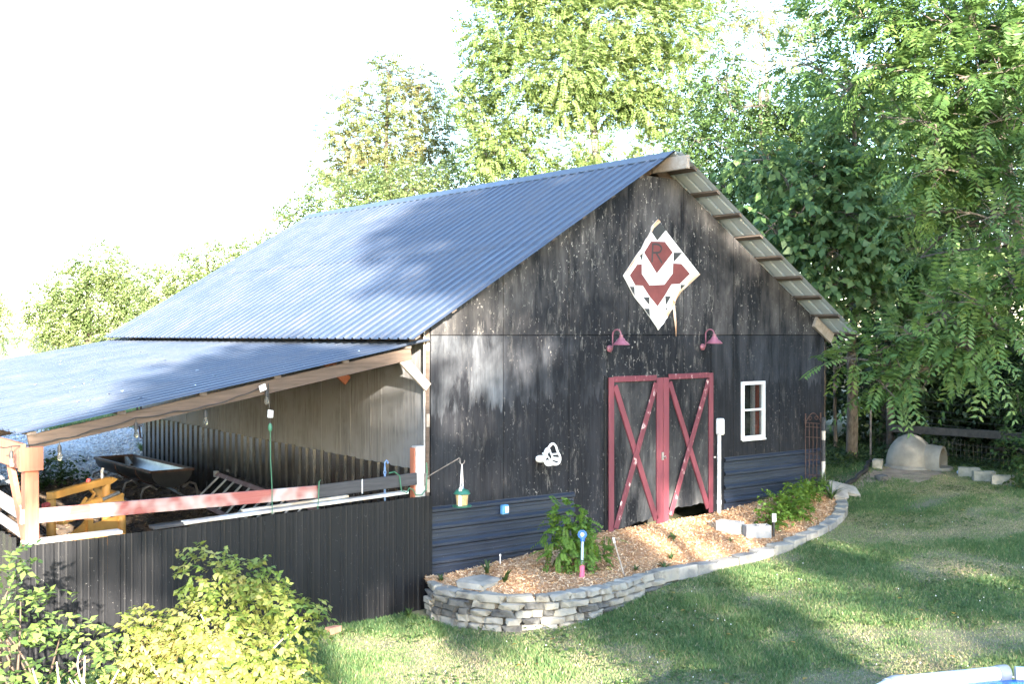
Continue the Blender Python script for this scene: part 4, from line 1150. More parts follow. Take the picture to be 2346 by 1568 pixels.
MB().prism([dc + tdir * .34 + tsd * arch(.23, .37, k)[0] + Vector((0, 0, arch(.23, .37, k)[1])) for k in range(13)], tdir * -0.02).build('tunnel_dark_panel', M['rubber'], tunnel)  # black sheet closing the tunnel: shade of the inside put in as colour
sill = [dc + tdir * .50 + tsd * .29, dc + tdir * .72 + tsd * .27, dc + tdir * .82 + tsd * .12, dc + tdir * .82 - tsd * .12, dc + tdir * .72 - tsd * .27, dc + tdir * .50 - tsd * .29]
MB().prism(sill, (0, 0, 0.075)).build('door_sill', M['dogloo'], dg, bevel=0.012)
MB().lathe(dc + Vector((0, 0, -0.03)), [(0.535, 0), (0.535, 0.035), (0.50, 0.036)], n).build('base_ring', M['rubber'], dg, smooth=True)

wfc = thing('wire_fence', 'wire mesh fence with old timber rail behind the dog house', 'fence', (13.4, 0.5, 0.9))
P0, P1 = Vector((13.86, 2.1, 0)), Vector((13.15, -2.6, 0))
fz = lambda f: 0.85
MB().bar((13.84, 1.95, 1.47), (13.1, -2.9, 1.58), 0.10, 0.16).build('timber_rail', M['oldpost'], wfc, bevel=0.01)
for f, w, h in ((0.02, 0.085, 2.1), (1.0, 0.085, 2.1)):
    p = P0.lerp(P1, f)
    MB().tube([(p.x + .09, p.y, 0.6), (p.x + .09, p.y, 0.9 + h * .8)], w, 9).build('wood_post', M['oldpost'], wfc, smooth=True)
MB().tube([(12.25, 1.40, 0.7), (12.25, 1.40, 1.98)], 0.022, 6).build('steel_post', M['steeltube'], wfc)
for z in (0.95, 1.08, 1.2, 1.32, 1.62, 1.75, 1.9, 2.08, 2.3):
    pts = [(P0.lerp(P1, f).x - .02, P0.lerp(P1, f).y, z - 0.05 * math.sin(math.pi * f) + (0.10 if z > 1.5 else 0) * (1 - f)) for f in [k / 8 for k in range(9)]]
    MB().tube(pts, 0.0045, 4, False).build('wire', M['wire'], wfc)
vw = MB()
for k in range(48):
    f = k / 47; p = P0.lerp(P1, f)
    vw.tube([(p.x - .02, p.y, 0.85), (p.x - .02, p.y, 1.32)], 0.003, 3, False)
tag(vw.build('mesh_wires', M['wire'], wfc), kind='stuff')
pts = [(12.25, 1.4, 1.25), (12.6, 0.9, 1.15), (13.2, 0.1, 1.28), (13.4, -.6, 1.22), (13.2, -1.6, 1.15)]
hs = thing('drain_pipe', 'black corrugated drain pipe curving along the bare soil', 'pipe', (10.6, 0.5, 0.8))
hp = [(8.75, -0.12), (9.5, 0.12), (10.2, 0.36), (11.0, 0.68), (11.7, 1.10), (12.15, 1.35)]
mb = MB(); fine = []
for (x0, y0), (x1, y1) in zip(hp, hp[1:]):
    for k in range(6): fine.append((x0 + (x1-x0)*k/6, y0 + (y1-y0)*k/6 + 0.02*math.sin(k), g(x0 + (x1-x0)*k/6, y0 + (y1-y0)*k/6) + 0.05))
mb.tube(fine, 0.045, 8).build('pipe', M['rubber'], hs, smooth=True)
MB().tube(fine[:2], 0.052, 8).build('end_coupling', M['rubber'], hs, smooth=True)
bt = thing('plastic_bottle', 'crushed clear plastic bottle lying on the lawn near blocks', 'bottle', (12.0, -0.72, g(12, -.72)))
bz = g(12, -.72) + 0.05
MB().tube([(12.08, -0.66, bz), (11.98, -0.76, bz), (11.95, -0.79, bz), (11.93, -.81, bz)], [0.038, 0.036, 0.018, 0.014], 10).build('body', M['lightblue'], bt, smooth=True)
MB().tube([(11.93, -.81, bz), (11.91, -.83, bz)], 0.017, 8).build('cap', M['white'], bt, smooth=True)

# ================================================================== POOL (corner of it in the frame)
pc = Vector((-1.55, -9.40, 0.0)); PRAD = 1.83; PZ = 1.10; NB = 12
pool = thing('above_ground_pool', 'round frame pool with pale rim tubes and blue liner', 'pool', pc)
a0 = R(51.8)
ang = [a0 + k * 2 * math.pi / NB for k in range(NB + 1)]
for k in range(NB):
    p, q = [pc + Vector((PRAD * math.cos(t), PRAD * math.sin(t), PZ)) for t in (ang[k], ang[k+1])]
    d = (q - p)
    MB().tube([p + d * .06, p + d * .94], 0.052, 14).build('rim_tube', M['poolwhite'], pool, smooth=True)
    e = pc + Vector((PRAD * math.cos(ang[k]), PRAD * math.sin(ang[k]), PZ))
    pr_ = (pc + Vector((PRAD * math.cos(ang[k-1]), PRAD * math.sin(ang[k-1]), PZ)) - e)
    MB().tube([e + pr_ * .09, e, e + d * .09], 0.060, 14).build('joint', M['poolgrey'], pool, smooth=True)
    out = Vector((math.cos(ang[k]), math.sin(ang[k]), 0))
    MB().tube([e + Vector((0, 0, -.02)), e + out * .10 + Vector((0, 0, -PZ))], 0.034, 10).build('leg', M['poolwhite'], pool, smooth=True)
ln_ = MB(); nn = 48
ring_ = lambda r_, z: [(pc.x + r_ * math.cos(t), pc.y + r_ * math.sin(t), z) for t in [k * 2 * math.pi / nn for k in range(nn)]]
vv = ring_(1.80, 0.02) + ring_(1.80, 1.06) + ring_(1.70, 1.07) + ring_(1.70, 0.06)
ln_.add(vv, [(j*nn+i, j*nn+(i+1) % nn, (j+1)*nn+(i+1) % nn, (j+1)*nn+i) for j in range(3) for i in range(nn)] + [tuple(range(3*nn, 4*nn))])
liner = ln_.build('liner', M['poolblue'], pool, smooth=True)
def water_mat():
    t = NT('pool_water'); t.color((0.05, 0.35, 0.55)); t.rough(0.05)
    t.b.inputs["Transmission Weight"].default_value = 0.7; t.b.inputs["IOR"].default_value = 1.33
    t.bump(t.noise(6, (1, 1, 1), 3), 0.2, 0.02); return t.m
MB().add(ring_(1.695, 0.92), [tuple(range(nn))]).build('water', water_mat(), liner)

# ================================================================== PLANTS
def unit(a): return a / np.maximum(np.linalg.norm(a, axis=-1, keepdims=True), 1e-9)
def rsphere(n):
    return unit(RNG.normal(size=(n, 3)))

def leaf_quads(o, ax, nr, Ln, Wd, fold=0.10, droop=0.12):
    """a pointed leaf per row: base, left, tip, right"""
    ax = unit(ax); sd = unit(np.cross(nr, ax)); n2 = np.cross(ax, sd)
    Ln = np.broadcast_to(np.asarray(Ln, float), (len(o),))[:, None]; Wd = np.broadcast_to(np.asarray(Wd, float), (len(o),))[:, None]
    mid = o + ax * Ln * 0.42
    V = np.stack([o, mid + sd * Wd / 2 + n2 * Wd * fold, o + ax * Ln - n2 * Ln * droop, mid - sd * Wd / 2 + n2 * Wd * fold], 1)
    return V.reshape(-1, 3)

def quads(n): return np.arange(n * 4).reshape(n, 4)

DOWN = np.array([0, 0, -1.0])
def simple_sprays(o, d, n_leaf, twig, Ln, Wd, droop=0.35, jitter=0.35):
    """leaves alternating along drooping twigs; o, d (N,3)"""
    N = len(o)
    t = (np.arange(n_leaf) + 0.5) / n_leaf
    tt = t[None, :, None]
    pos = o[:, None] + d[:, None] * twig * tt + DOWN * twig * 0.35 * tt ** 2
    side = unit(np.cross(d, np.array([0, 0, 1.0]) + 0.01))[:, None]
    sg = np.where(np.arange(n_leaf) % 2 == 0, 1.0, -1.0)[None, :, None]
    ax = d[:, None] * 0.55 + side * sg * 0.75 + DOWN * droop + RNG.normal(size=(N, n_leaf, 3)) * jitter
    nr = np.array([0, 0, 1.0]) + RNG.normal(size=(N, n_leaf, 3)) * 0.45 + d[:, None] * 0.35
    s = RNG.uniform(0.7, 1.15, size=N * n_leaf)
    return leaf_quads(pos.reshape(-1, 3), ax.reshape(-1, 3), nr.reshape(-1, 3), Ln * s, Wd * s)

def compound(o, d, length, pairs, Ln, Wd, droop=0.35):
    """pinnate leaves: leaflet pairs along a drooping rachis"""
    N = len(o)
    t = np.linspace(0.16, 1.0, pairs)[None, :, None]
    lens = length * RNG.uniform(0.45, 1.15, size=(N, 1, 1)); droop = droop * RNG.uniform(0.2, 1.9, size=(N, 1, 1))
    pos = o[:, None] + d[:, None] * lens * t + DOWN * lens * droop * t ** 2
    tang = unit(d[:, None] + DOWN * 2 * droop * t)
    side = unit(np.cross(d, np.array([0, 0, 1.0]) + RNG.normal(size=(N, 3)) * .25))[:, None]
    out = []
    for sg in (1, -1):
        ax = tang * 0.45 + side * sg * 0.9 + DOWN * 0.22 + RNG.normal(size=(N, pairs, 3)) * 0.08
        nr = np.cross(tang, np.broadcast_to(side, tang.shape)) * -1.0
        nr = np.where(nr[..., 2:3] < 0, -nr, nr) + RNG.normal(size=(N, pairs, 3)) * 0.15
        sz = np.broadcast_to((0.75 + 0.35 * np.sin(np.pi * np.linspace(0.15, 0.85, pairs)))[None, :], (N, pairs)).ravel()
        out.append(leaf_quads(pos.reshape(-1, 3), ax.reshape(-1, 3), nr.reshape(-1, 3), Ln * sz, Wd * sz, 0.06, 0.10))
    return np.concatenate(out)

def lobe_points(lobes, per_m2, shell=0.45, squash=0.85):
    """points and outward directions spread through the lobes of a crown"""
    O, D, I = [], [], []
    for k, (x, y, z, r) in enumerate(lobes):
        n = max(6, int(per_m2 * r * r))
        u = rsphere(n)
        rad = r * (shell + (1.12 - shell) * RNG.random(n) ** 0.7)[:, None]
        O.append(np.array([x, y, z]) + u * rad * np.array([1, 1, squash])); D.append(u); I.append(np.full(n, k))
    return np.concatenate(O), np.concatenate(D), np.concatenate(I)

def limb(mb, a, b, r0, r1, n=6, sag=0.1, sides=6):
    a, b = Vector(a), Vector(b); L_ = (b - a).length
    off = Vector((random.uniform(-1, 1), random.uniform(-1, 1), random.uniform(-.4, .4))) * L_ * sag
    pts, rs = [], []
    for k in range(n + 1):
        f = k / n
        pts.append(a.lerp(b, f) + off * math.sin(math.pi * f) + Vector((0, 0, 0.06 * L_ * math.sin(math.pi * f))))
        rs.append(r0 + (r1 - r0) * f)
    mb.tube(pts, rs, sides, True)
    return pts

def tints(O, n_per, lo=0.0, hi=1.0, clump=0.5):
    """leaf tint: by spray, with slow variation through the crown"""
    w = 0.5 + 0.5 * np.sin(O[:, 0] * 1.9 + O[:, 2] * 1.3) * np.cos(O[:, 1] * 1.7 + O[:, 2] * 0.9)
    t = clump * w + (1 - clump) * RNG.random(len(O))
    t = np.repeat(t, n_per) + RNG.normal(size=len(O) * n_per) * 0.10
    return lo + (hi - lo) * np.clip(t, 0, 1)

def tree(name, label, cat, base, lobes, leaf, bark='bark', trunk_r=0.2, fork=0.45, kind='simple', per_m2=40, n_leaf=8, twig=0.35,
         Ln=0.09, Wd=0.05, pairs=5, clen=0.35, group=None, twigs=True, shell=0.45, droop=0.35, bare=0, lo=0.0, hi=1.0):
    bx_, by_ = base
    bz_ = g(bx_, by_) - 0.05
    t = thing(name, label, cat, (bx_, by_, bz_), group)
    Lb = np.array(lobes)
    top = Lb[:, 2].max()
    cen = Lb[:, :3].mean(0)
    fz_ = bz_ + (cen[2] - bz_) * fork
    tm = MB()
    f1 = Vector((bx_ + (cen[0] - bx_) * 0.35, by_ + (cen[1] - by_) * 0.35, fz_))
    limb(tm, (bx_, by_, bz_ - 0.2), f1, trunk_r, trunk_r * 0.75, 7, 0.03, 9)
    lead = Vector((cen[0], cen[1], top - 0.3))
    mainp = limb(tm, f1, lead, trunk_r * 0.72, 0.03, 8, 0.05, 8)
    tips = []
    done = []
    axis_d = lambda q: min((Vector(q[:3]) - p).length for p in mainp)
    for (x, y, z, r) in sorted(lobes, key=axis_d):
        c = Vector((x, y, z))
        # each bough leaves the leader, or the bough next to it on the trunk side
        cand = [(p, 0.26) for p in mainp if p.z < z + 0.1] or [(mainp[0], 0.26)]
        cand += [(q, 0.12) for q in done if q.z < z + 0.5]
        st_, kf = min(cand, key=lambda a: (a[0] - c).length + 0.35 * max(0, a[0].z - z))
        done.append(c)
        rr = max(0.016, trunk_r * kf * (1 - 0.4 * (z - fz_) / max(0.5, top - fz_)))
        p_ = limb(tm, st_, c, rr, 0.014, 6, 0.10, 6)
        if twigs:
            for _ in range(5 + bare):
                e = c + Vector(rsphere(1)[0]) * r * random.uniform(0.7, 1.05)
                limb(tm, p_[random.choice((3, 4, 5))], e, 0.012, 0.004, 4, 0.12, 4)
    tm.build('trunk', M[bark], t, smooth=True)
    O, D, I = lobe_points(lobes, per_m2, shell)
    D2 = unit(D + RNG.normal(size=D.shape) * 0.5 + np.array([0, 0, 0.05]))
    if kind == 'simple':
        V = simple_sprays(O, D2, n_leaf, twig, Ln, Wd, droop)
        a = tints(O, n_leaf, lo, hi)
    else:
        V = compound(O, D2, clen, pairs, Ln, Wd, droop)
        a = np.concatenate([tints(O, pairs, lo, hi), tints(O, pairs, lo, hi)])
    tag(mesh_np('crown', V, quads(len(V) // 4), L[leaf], t, attr=np.repeat(a, 4)), kind='stuff')
    return t
LB_ash=[(12.9, 14.7, 13.1, 1.21), (13.9, 13.8, 13.5, 1.21), (15.0, 13.0, 13.1, 1.48), (16.1, 12.1, 13.2, 1.34), (17.8, 12.0, 13.2, 1.25), (13.1, 13.9, 11.5, 1.06), (13.8, 12.7, 11.5, 1.17), (15.5, 12.6, 11.6, 1.21), (17.1, 11.9, 11.6, 1.23), (18.1, 11.8, 10.4, 0.69), (13.5, 14.2, 10.5, 0.81), (14.0, 13.1, 10.4, 0.73), (16.8, 12.2, 10.5, 0.75), (12.6, 14.9, 9.4, 0.74), (13.8, 13.9, 8.7, 0.6), (13.0, 14.6, 14.7, 1.21), (14.4, 13.4, 14.9, 1.34), (16.0, 12.2, 14.9, 1.34), (17.9, 11.9, 14.7, 1.25), (17.9, 11.9, 9.2, 0.62), (16.4, 12.5, 8.6, 0.61), (14.8, 13.1, 8.5, 0.6), (12.7, 15.5, 11.4, 0.75), (12.4, 15.7, 10.8, 0.68), (12.8, 15.4, 10.1, 0.75), (13.2, 14.4, 9.4, 0.6), (15.8, 12.9, 10.5, 0.55)]
LB_sparse=[(21.2, 13.1, 14.2, 0.83), (22.2, 12.2, 14.6, 0.9), (23.3, 11.4, 14.2, 0.83), (21.7, 12.7, 12.8, 0.68), (22.9, 11.7, 13.0, 0.68), (23.8, 11.0, 14.8, 0.75), (21.1, 13.2, 11.8, 0.68), (21.8, 12.6, 11.3, 0.68)]
LB_locust=[(13.5, 21.9, 12.8, 0.87), (12.9, 22.4, 11.7, 0.87), (14.0, 21.5, 11.7, 0.95), (12.6, 22.7, 10.6, 0.95), (13.5, 21.9, 10.5, 1.03), (14.4, 21.1, 10.6, 0.87), (12.9, 22.4, 9.4, 0.95), (13.9, 21.6, 9.2, 0.95), (14.6, 21.0, 9.4, 0.79), (12.3, 22.9, 9.5, 0.71), (13.3, 22.1, 13.3, 0.47)]
LB_low=[(8.6, 20.7, 7.2, 0.5), (9.1, 20.3, 7.7, 0.64), (9.8, 19.7, 8.0, 0.71), (10.6, 19.1, 8.0, 0.71), (11.3, 18.5, 8.2, 0.71), (12.0, 17.9, 8.3, 0.71), (12.8, 17.3, 8.4, 0.64), (13.4, 16.8, 8.7, 0.71), (14.1, 16.2, 8.7, 0.64), (11.1, 18.7, 7.7, 0.64)]
LB_round=[(6.2, 38.1, 5.0, 0.85), (7.1, 37.3, 5.8, 0.95), (8.0, 36.6, 6.6, 1.04), (8.8, 36.0, 6.0, 0.95), (6.8, 37.6, 4.3, 0.95), (8.0, 36.6, 5.0, 1.14), (9.0, 35.8, 5.0, 0.85), (6.0, 38.2, 3.9, 0.66), (7.4, 37.1, 3.6, 0.85), (8.8, 36.0, 3.7, 0.85), (6.5, 37.8, 3.1, 0.66)]
LB_hedge=[(9.2, 33.1, 5.5, 0.91), (10.0, 32.4, 6.2, 0.91), (10.9, 31.7, 6.5, 0.91), (11.7, 31.1, 6.7, 0.82), (12.4, 30.5, 7.0, 0.73), (9.7, 32.7, 4.8, 0.91), (10.7, 31.9, 5.2, 0.91), (11.7, 31.1, 5.7, 0.82), (12.8, 30.1, 7.2, 0.55), (9.0, 33.2, 4.1, 0.82), (10.3, 32.2, 4.1, 0.82)]
LB_edge=[(5.7, 43.6, 5.2, 0.58), (5.7, 43.6, 4.1, 0.58), (5.1, 44.1, 5.0, 0.82), (5.8, 43.6, 3.5, 0.41)]
LB_hack=[(11.9, 6.5, 7.4, 0.43), (12.3, 6.1, 8.2, 0.59), (13.3, 6.0, 9.1, 0.6), (14.4, 5.7, 9.3, 0.66), (11.8, 5.2, 7.1, 0.51), (12.8, 5.0, 7.9, 0.68), (13.9, 4.8, 8.2, 0.75), (12.3, 4.9, 6.8, 0.57), (12.9, 4.3, 6.8, 0.67), (14.3, 4.5, 9.1, 0.64), (13.8, 3.7, 7.5, 0.72), (12.6, 4.6, 5.9, 0.51), (13.1, 4.2, 5.7, 0.51), (13.6, 3.8, 6.1, 0.62), (13.5, 6.4, 10.1, 0.5)]
LB_mulb=[(8.6, 1.4, 6.9, 0.29), (9.0, 1.1, 6.5, 0.42), (10.0, 0.9, 6.7, 0.47), (10.4, 0.6, 7.2, 0.51), (8.9, 0.5, 5.8, 0.41), (9.4, 0.1, 5.9, 0.49), (10.3, 0.0, 6.2, 0.5), (8.3, 1.0, 5.6, 0.28), (8.6, 0.8, 5.2, 0.32), (9.1, 0.4, 5.0, 0.41), (9.6, -0.0, 5.2, 0.45), (10.6, -0.2, 5.3, 0.5), (10.7, -0.2, 4.6, 0.37), (8.9, 0.5, 4.4, 0.28), (9.3, 0.2, 4.5, 0.32), (9.8, -0.2, 4.3, 0.32), (11.2, -0.7, 4.8, 0.46), (11.9, -1.3, 4.6, 0.46), (10.9, -0.5, 4.1, 0.33), (10.7, 1.0, 8.1, 0.48), (11.3, 0.5, 8.0, 0.52)]
LB_wal=[(7.3, -1.4, 8.7, 0.43), (7.4, -2.1, 8.5, 0.45), (7.4, -2.8, 8.4, 0.47), (7.9, -3.2, 8.3, 0.47), (8.4, -3.6, 8.4, 0.47), (7.2, -1.9, 7.8, 0.38), (7.2, -2.6, 7.6, 0.44), (7.3, -3.3, 7.4, 0.46), (7.8, -3.7, 7.5, 0.46), (7.0, -2.5, 6.8, 0.34), (7.0, -3.1, 6.7, 0.39), (7.6, -3.5, 6.7, 0.42), (8.0, -3.9, 6.8, 0.39), (6.8, -3.0, 6.0, 0.29), (7.3, -3.3, 6.0, 0.33), (7.8, -3.7, 6.0, 0.39), (7.2, -3.2, 5.4, 0.26), (7.6, -3.6, 5.3, 0.29), (7.6, -1.6, 9.4, 0.5), (8.0, -2.6, 9.3, 0.55), (8.3, -3.5, 9.1, 0.54), (8.0, -3.9, 5.4, 0.33)]
LB_wlow=[(6.9, -4.3, 4.3, 0.34), (6.5, -4.0, 4.1, 0.34), (6.4, -3.6, 3.8, 0.31), (6.1, -3.3, 3.5, 0.28), (5.9, -2.8, 3.4, 0.25), (5.6, -2.6, 3.2, 0.16), (6.0, -3.2, 3.0, 0.28), (5.8, -3.0, 2.8, 0.22), (6.4, -3.8, 3.4, 0.31), (6.7, -4.2, 3.7, 0.33), (7.0, -4.5, 4.0, 0.33), (7.1, -4.3, 4.7, 0.31), (6.5, -4.0, 3.2, 0.21)]
LB_brush=[(10.2, -2.5, 2.7, 0.41), (10.5, -2.7, 2.1, 0.45), (10.9, -1.8, 2.3, 0.32), (10.2, -2.5, 1.5, 0.38), (10.5, -2.7, 1.3, 0.34), (10.4, -2.0, 1.7, 0.27), (10.7, -1.6, 2.6, 0.28)]

# -- trees behind the barn
def grow(lobes, k, extra=0, push=0.7):
    out = [(x, y, z, r * k) for x, y, z, r in lobes]
    for _ in range(extra):                       # inner boughs a little behind the outer ones
        for x, y, z, r in lobes:
            out.append((x + random.uniform(0.2, 1.3) * push, y + random.uniform(-0.3, 1.3) * push, z + random.uniform(-0.8, 0.8) * push, r * k * random.uniform(.8, 1.1)))
    return out
BT = 'trees behind the barn'
tree('ash_tree', 'tall leafy yellow green tree rising behind the barn ridge', 'tree', (15.8, 12.5), grow(LB_ash, 1.1) + [(15.0, 13.0, 9.3, .9), (13.6, 14.2, 9.0, .8), (16.9, 12.2, 9.3, .8), (17.6, 12.0, 8.4, .8), (15.6, 12.8, 8.2, .7), (14.2, 13.6, 8.0, .7), (12.6, 15.2, 9.0, .7), (14.6, 13.2, 10.9, .9), (16.2, 12.4, 11.0, .9), (12.6, 14.9, 12.3, .9)], 'ash', 'barkpale', 0.26, 0.5, 'compound', 370, pairs=6, clen=0.36, Ln=0.105, Wd=0.046, bare=4, shell=0.3)
tree('sparse_tree', 'thin sparse tree with reddish leaves against sky', 'tree', (22.2, 12.2), grow(LB_sparse, 1.15), 'locust', 'barkpale', 0.17, 0.62, 'compound', 150, pairs=5, clen=0.4, Ln=0.13, Wd=0.055, bare=5, shell=0.2)
tree('locust_tree', 'airy pale locust tree beyond the far end of roof', 'tree', (13.5, 22), grow(LB_locust + [(12.0, 23.2, 11.0, .7), (14.9, 20.7, 11.8, .75), (14.4, 21.2, 12.7, .6), (12.3, 23.0, 12.2, .5), (11.8, 23.4, 9.6, .7), (15.1, 20.6, 10.4, .7)], 1.15), 'locust', 'bark', 0.2, 0.5, 'compound', 290, pairs=6, clen=0.36, Ln=0.095, Wd=0.048, bare=5, shell=0.2)
tree('low_tree', 'bushy low tree showing just above the barn ridge', 'tree', (11.2, 18.6), grow(LB_low, 1.3), 'far', 'bark', 0.2, 0.4, 'simple', 380, 9, 0.4, 0.10, 0.06)
tree('round_tree', 'rounded sunlit tree standing left beyond the lean-to roof', 'tree', (7.6, 37), grow(LB_round, 1.1), 'far', 'bark', 0.28, 0.35, 'simple', 360, 9, 0.5, 0.125, 0.075)
tree('hedgerow_tree', 'pale sunlit tree between the rounded tree and barn roof', 'tree', (10.8, 31.8), grow(LB_hedge, 1.15), 'far', 'bark', 0.25, 0.4, 'simple', 300, 9, 0.5, 0.12, 0.07, lo=0.25)
tree('edge_tree', 'distant tree cut off by the left edge of photo', 'tree', (5.3, 44), LB_edge, 'far', 'bark', 0.2, 0.4, 'simple', 150, 9, 0.5, 0.16, 0.10)
# -- trees right of the barn
tree('hackberry_tree', 'dark green small leaved tree close behind the right roof slope', 'tree', (13.6, 5.2), grow(LB_hack, 1.25, 1), 'hack', 'bark', 0.2, 0.45, 'simple', 260, 10, 0.34, 0.105, 0.06, shell=0.3)
tree('mulberry_tree', 'tree with big drooping oval leaves beside right eave', 'tree', (12.3, 1.9), grow(LB_mulb, 1.3, 1), 'mulb', 'bark', 0.13, 0.5, 'simple', 140, 7, 0.40, 0.20, 0.135, droop=0.75, bare=3, shell=0.25)
tree('walnut_tree', 'walnut tree with feathery compound leaves filling the upper right', 'tree', (11.6, -3.3), grow(LB_wal, 1.35, 1, 0.9) + grow(LB_wlow, 1.2, 1, 0.35), 'walnut', 'bark', 0.17, 0.42, 'compound', 150, pairs=7, clen=0.52, Ln=0.135, Wd=0.047, bare=3, shell=0.15, droop=0.2)
# -- dark wood behind the wire fence
WOOD = [(14.6, 2.6, 5), (16.2, 0.6, 8), (15.2, -1.6, 7), (17.5, 3.8, 9), (18.8, -0.8, 11), (16.6, -3.4, 9), (19.6, 2.0, 11), (14.2, 5.8, 5), (17.0, 7.5, 7), (13.6, -4.2, 4.5), (21.5, -3.5, 11), (23, 0.5, 12), (22, 5, 11), (19.5, -5.5, 10)]
WL_LAB = ['slim dark tree just behind the wire fence by barn corner', 'dark woodland tree straight behind the dog house', 'dark woodland tree behind the row of mossy blocks', 'woodland tree deep behind the barn corner', 'woodland tree deep behind the timber rail', 'dark woodland tree at right edge behind the bushes', 'farthest woodland tree seen through gaps behind the dog house', 'woodland tree close along the hidden side of barn', 'tall woodland tree far along the hidden side of barn', 'young woodland tree at the far right behind walnut', 'back row woodland tree toward the right edge', 'back row woodland tree behind the dog house', 'back row woodland tree behind the pale bare trunk', 'back row woodland tree at the right edge behind walnut']
for k, (x, y, h) in enumerate(WOOD):
    lob = []
    for j in range(int(8 + 1.9 * h)):
        a = random.uniform(0, 6.28); rr = random.uniform(0.2, 2.1)
        lob.append((x + rr * math.cos(a), y + rr * math.sin(a), g(x, y) + random.uniform(0.5, h), random.uniform(0.5, 0.85)))
    for j in range(7):
        a = random.uniform(0, 6.28); rr = random.uniform(0.3, 1.9)
        lob.append((x + rr * math.cos(a), y + rr * math.sin(a), g(x, y) + random.uniform(0.3, 2.6), random.uniform(0.6, 0.95)))
    tree('woodland_tree', WL_LAB[k], 'tree', (x, y), lob, 'brush', 'bark', 0.13, 0.35, 'simple', 120, 8, 0.4, 0.15, 0.09, group='dark woodland trees behind the wire fence', twigs=False, shell=0.2)
for (x, y, r_, h, lab) in ((13.5, 3.5, 0.075, 5.2, 'pale bare trunk between barn corner and dog house'), (13.75, 3.3, 0.045, 4.6, 'thinner bare trunk right beside the pale trunk')):
    t = thing('bare_tree', lab, 'tree', (x, y, g(x, y)), 'bare trunks at the wood edge')
    mb = MB(); limb(mb, (x, y, g(x, y) - .1), (x + .15, y + .1, g(x, y) + h), r_, r_ * .5, 8, 0.02, 9)
    mb.build('trunk', M['bark'], t, smooth=True)
    mb = MB(); limb(mb, (x + .06, y + .04, g(x, y) + h * .55), (x + .9, y - .5, g(x, y) + h * .8), r_ * .4, .012, 5, 0.1, 6); limb(mb, (x + .08, y + .05, g(x, y) + h * .7), (x - .5, y - .6, g(x, y) + h), r_ * .4, .012, 5, 0.1, 6)
    mb.build('branch', M['barkpale'], t, smooth=True)
tree('brush_bush', 'dense dark leafy bush at right edge by the blocks', 'bush', (10.9, -2.7), [(11.4, -2.4, 2.5, .45), (11.5, -2.9, 2.0, .5), (11.7, -2.1, 2.1, .36), (11.2, -2.5, 1.45, .42), (11.3, -2.9, 1.2, .40), (11.5, -2.15, 1.5, .33), (11.9, -1.9, 2.5, .33), (11.2, -2.6, 1.05, .32), (11.0, -3.1, 1.6, .5), (11.4, -3.4, 2.3, .5)], 'hack', 'bark', 0.05, 0.3, 'simple', 190, 8, 0.25, 0.10, 0.065, twigs=False, hi=0.6)

SHADE_SEED = 5
# -- trees standing behind the photographer; they shade the yard
sx, sy = -math.sin(R(SUN_AZ)) * -1, math.cos(R(SUN_AZ))      # horizontal direction towards the sun
sunh = Vector((math.sin(R(SUN_AZ)), math.cos(R(SUN_AZ)), 0)); perp = Vector((-sunh.y, sunh.x, 0))
RNG = np.random.default_rng(SHADE_SEED); random.seed(SHADE_SEED)
SHADE = [(-2.0, 36, 13.2, 2.6, 0.5), (3.1, 37, 19.3, 3.6, 1.1), (8.8, 38, 17.4, 4.2, 1.2), (15.2, 37, 18.0, 4.4, 1.25), (23.0, 38, 19.5, 4.8, 1.0), (31.0, 38, 19.0, 4.8, 1.0)]
SH_LAB = ['small shade tree behind the viewpoint, farthest left of the row', 'shade tree behind the viewpoint, second from the left', 'shade tree behind the viewpoint, third from the left', 'shade tree behind the viewpoint, fourth from the left', 'shade tree behind the viewpoint, fifth from the left', 'shade tree behind the viewpoint, farthest right of the row']
for k, (p, s, h, r_, dens) in enumerate(SHADE):
    b = perp * p + sunh * s
    lob = []
    for j in range(int(30 * dens)):
        a = random.uniform(0, 6.28); zz = random.uniform((0.88 if k == 0 else (0.40 if random.random() < .12 else (0.55 if k == 1 else 0.60))), 1.0); prof_ = math.sin(math.pi * min(1, (zz - 0.05) * 0.98)) ** 0.6
        rr = r_ * prof_ * math.sqrt(random.random())
        lob.append((b.x + rr * math.cos(a), b.y + rr * math.sin(a), h * zz, random.uniform(0.9, 1.3)))
    tree('shade_tree', SH_LAB[k], 'tree', (b.x, b.y), lob, 'hack', 'bark', 0.35, 0.3, 'simple', 55, 7, 0.5, 0.36, 0.26, group='shade trees behind the viewpoint', twigs=False, shell=0.1)

RNG = np.random.default_rng(77); random.seed(77)
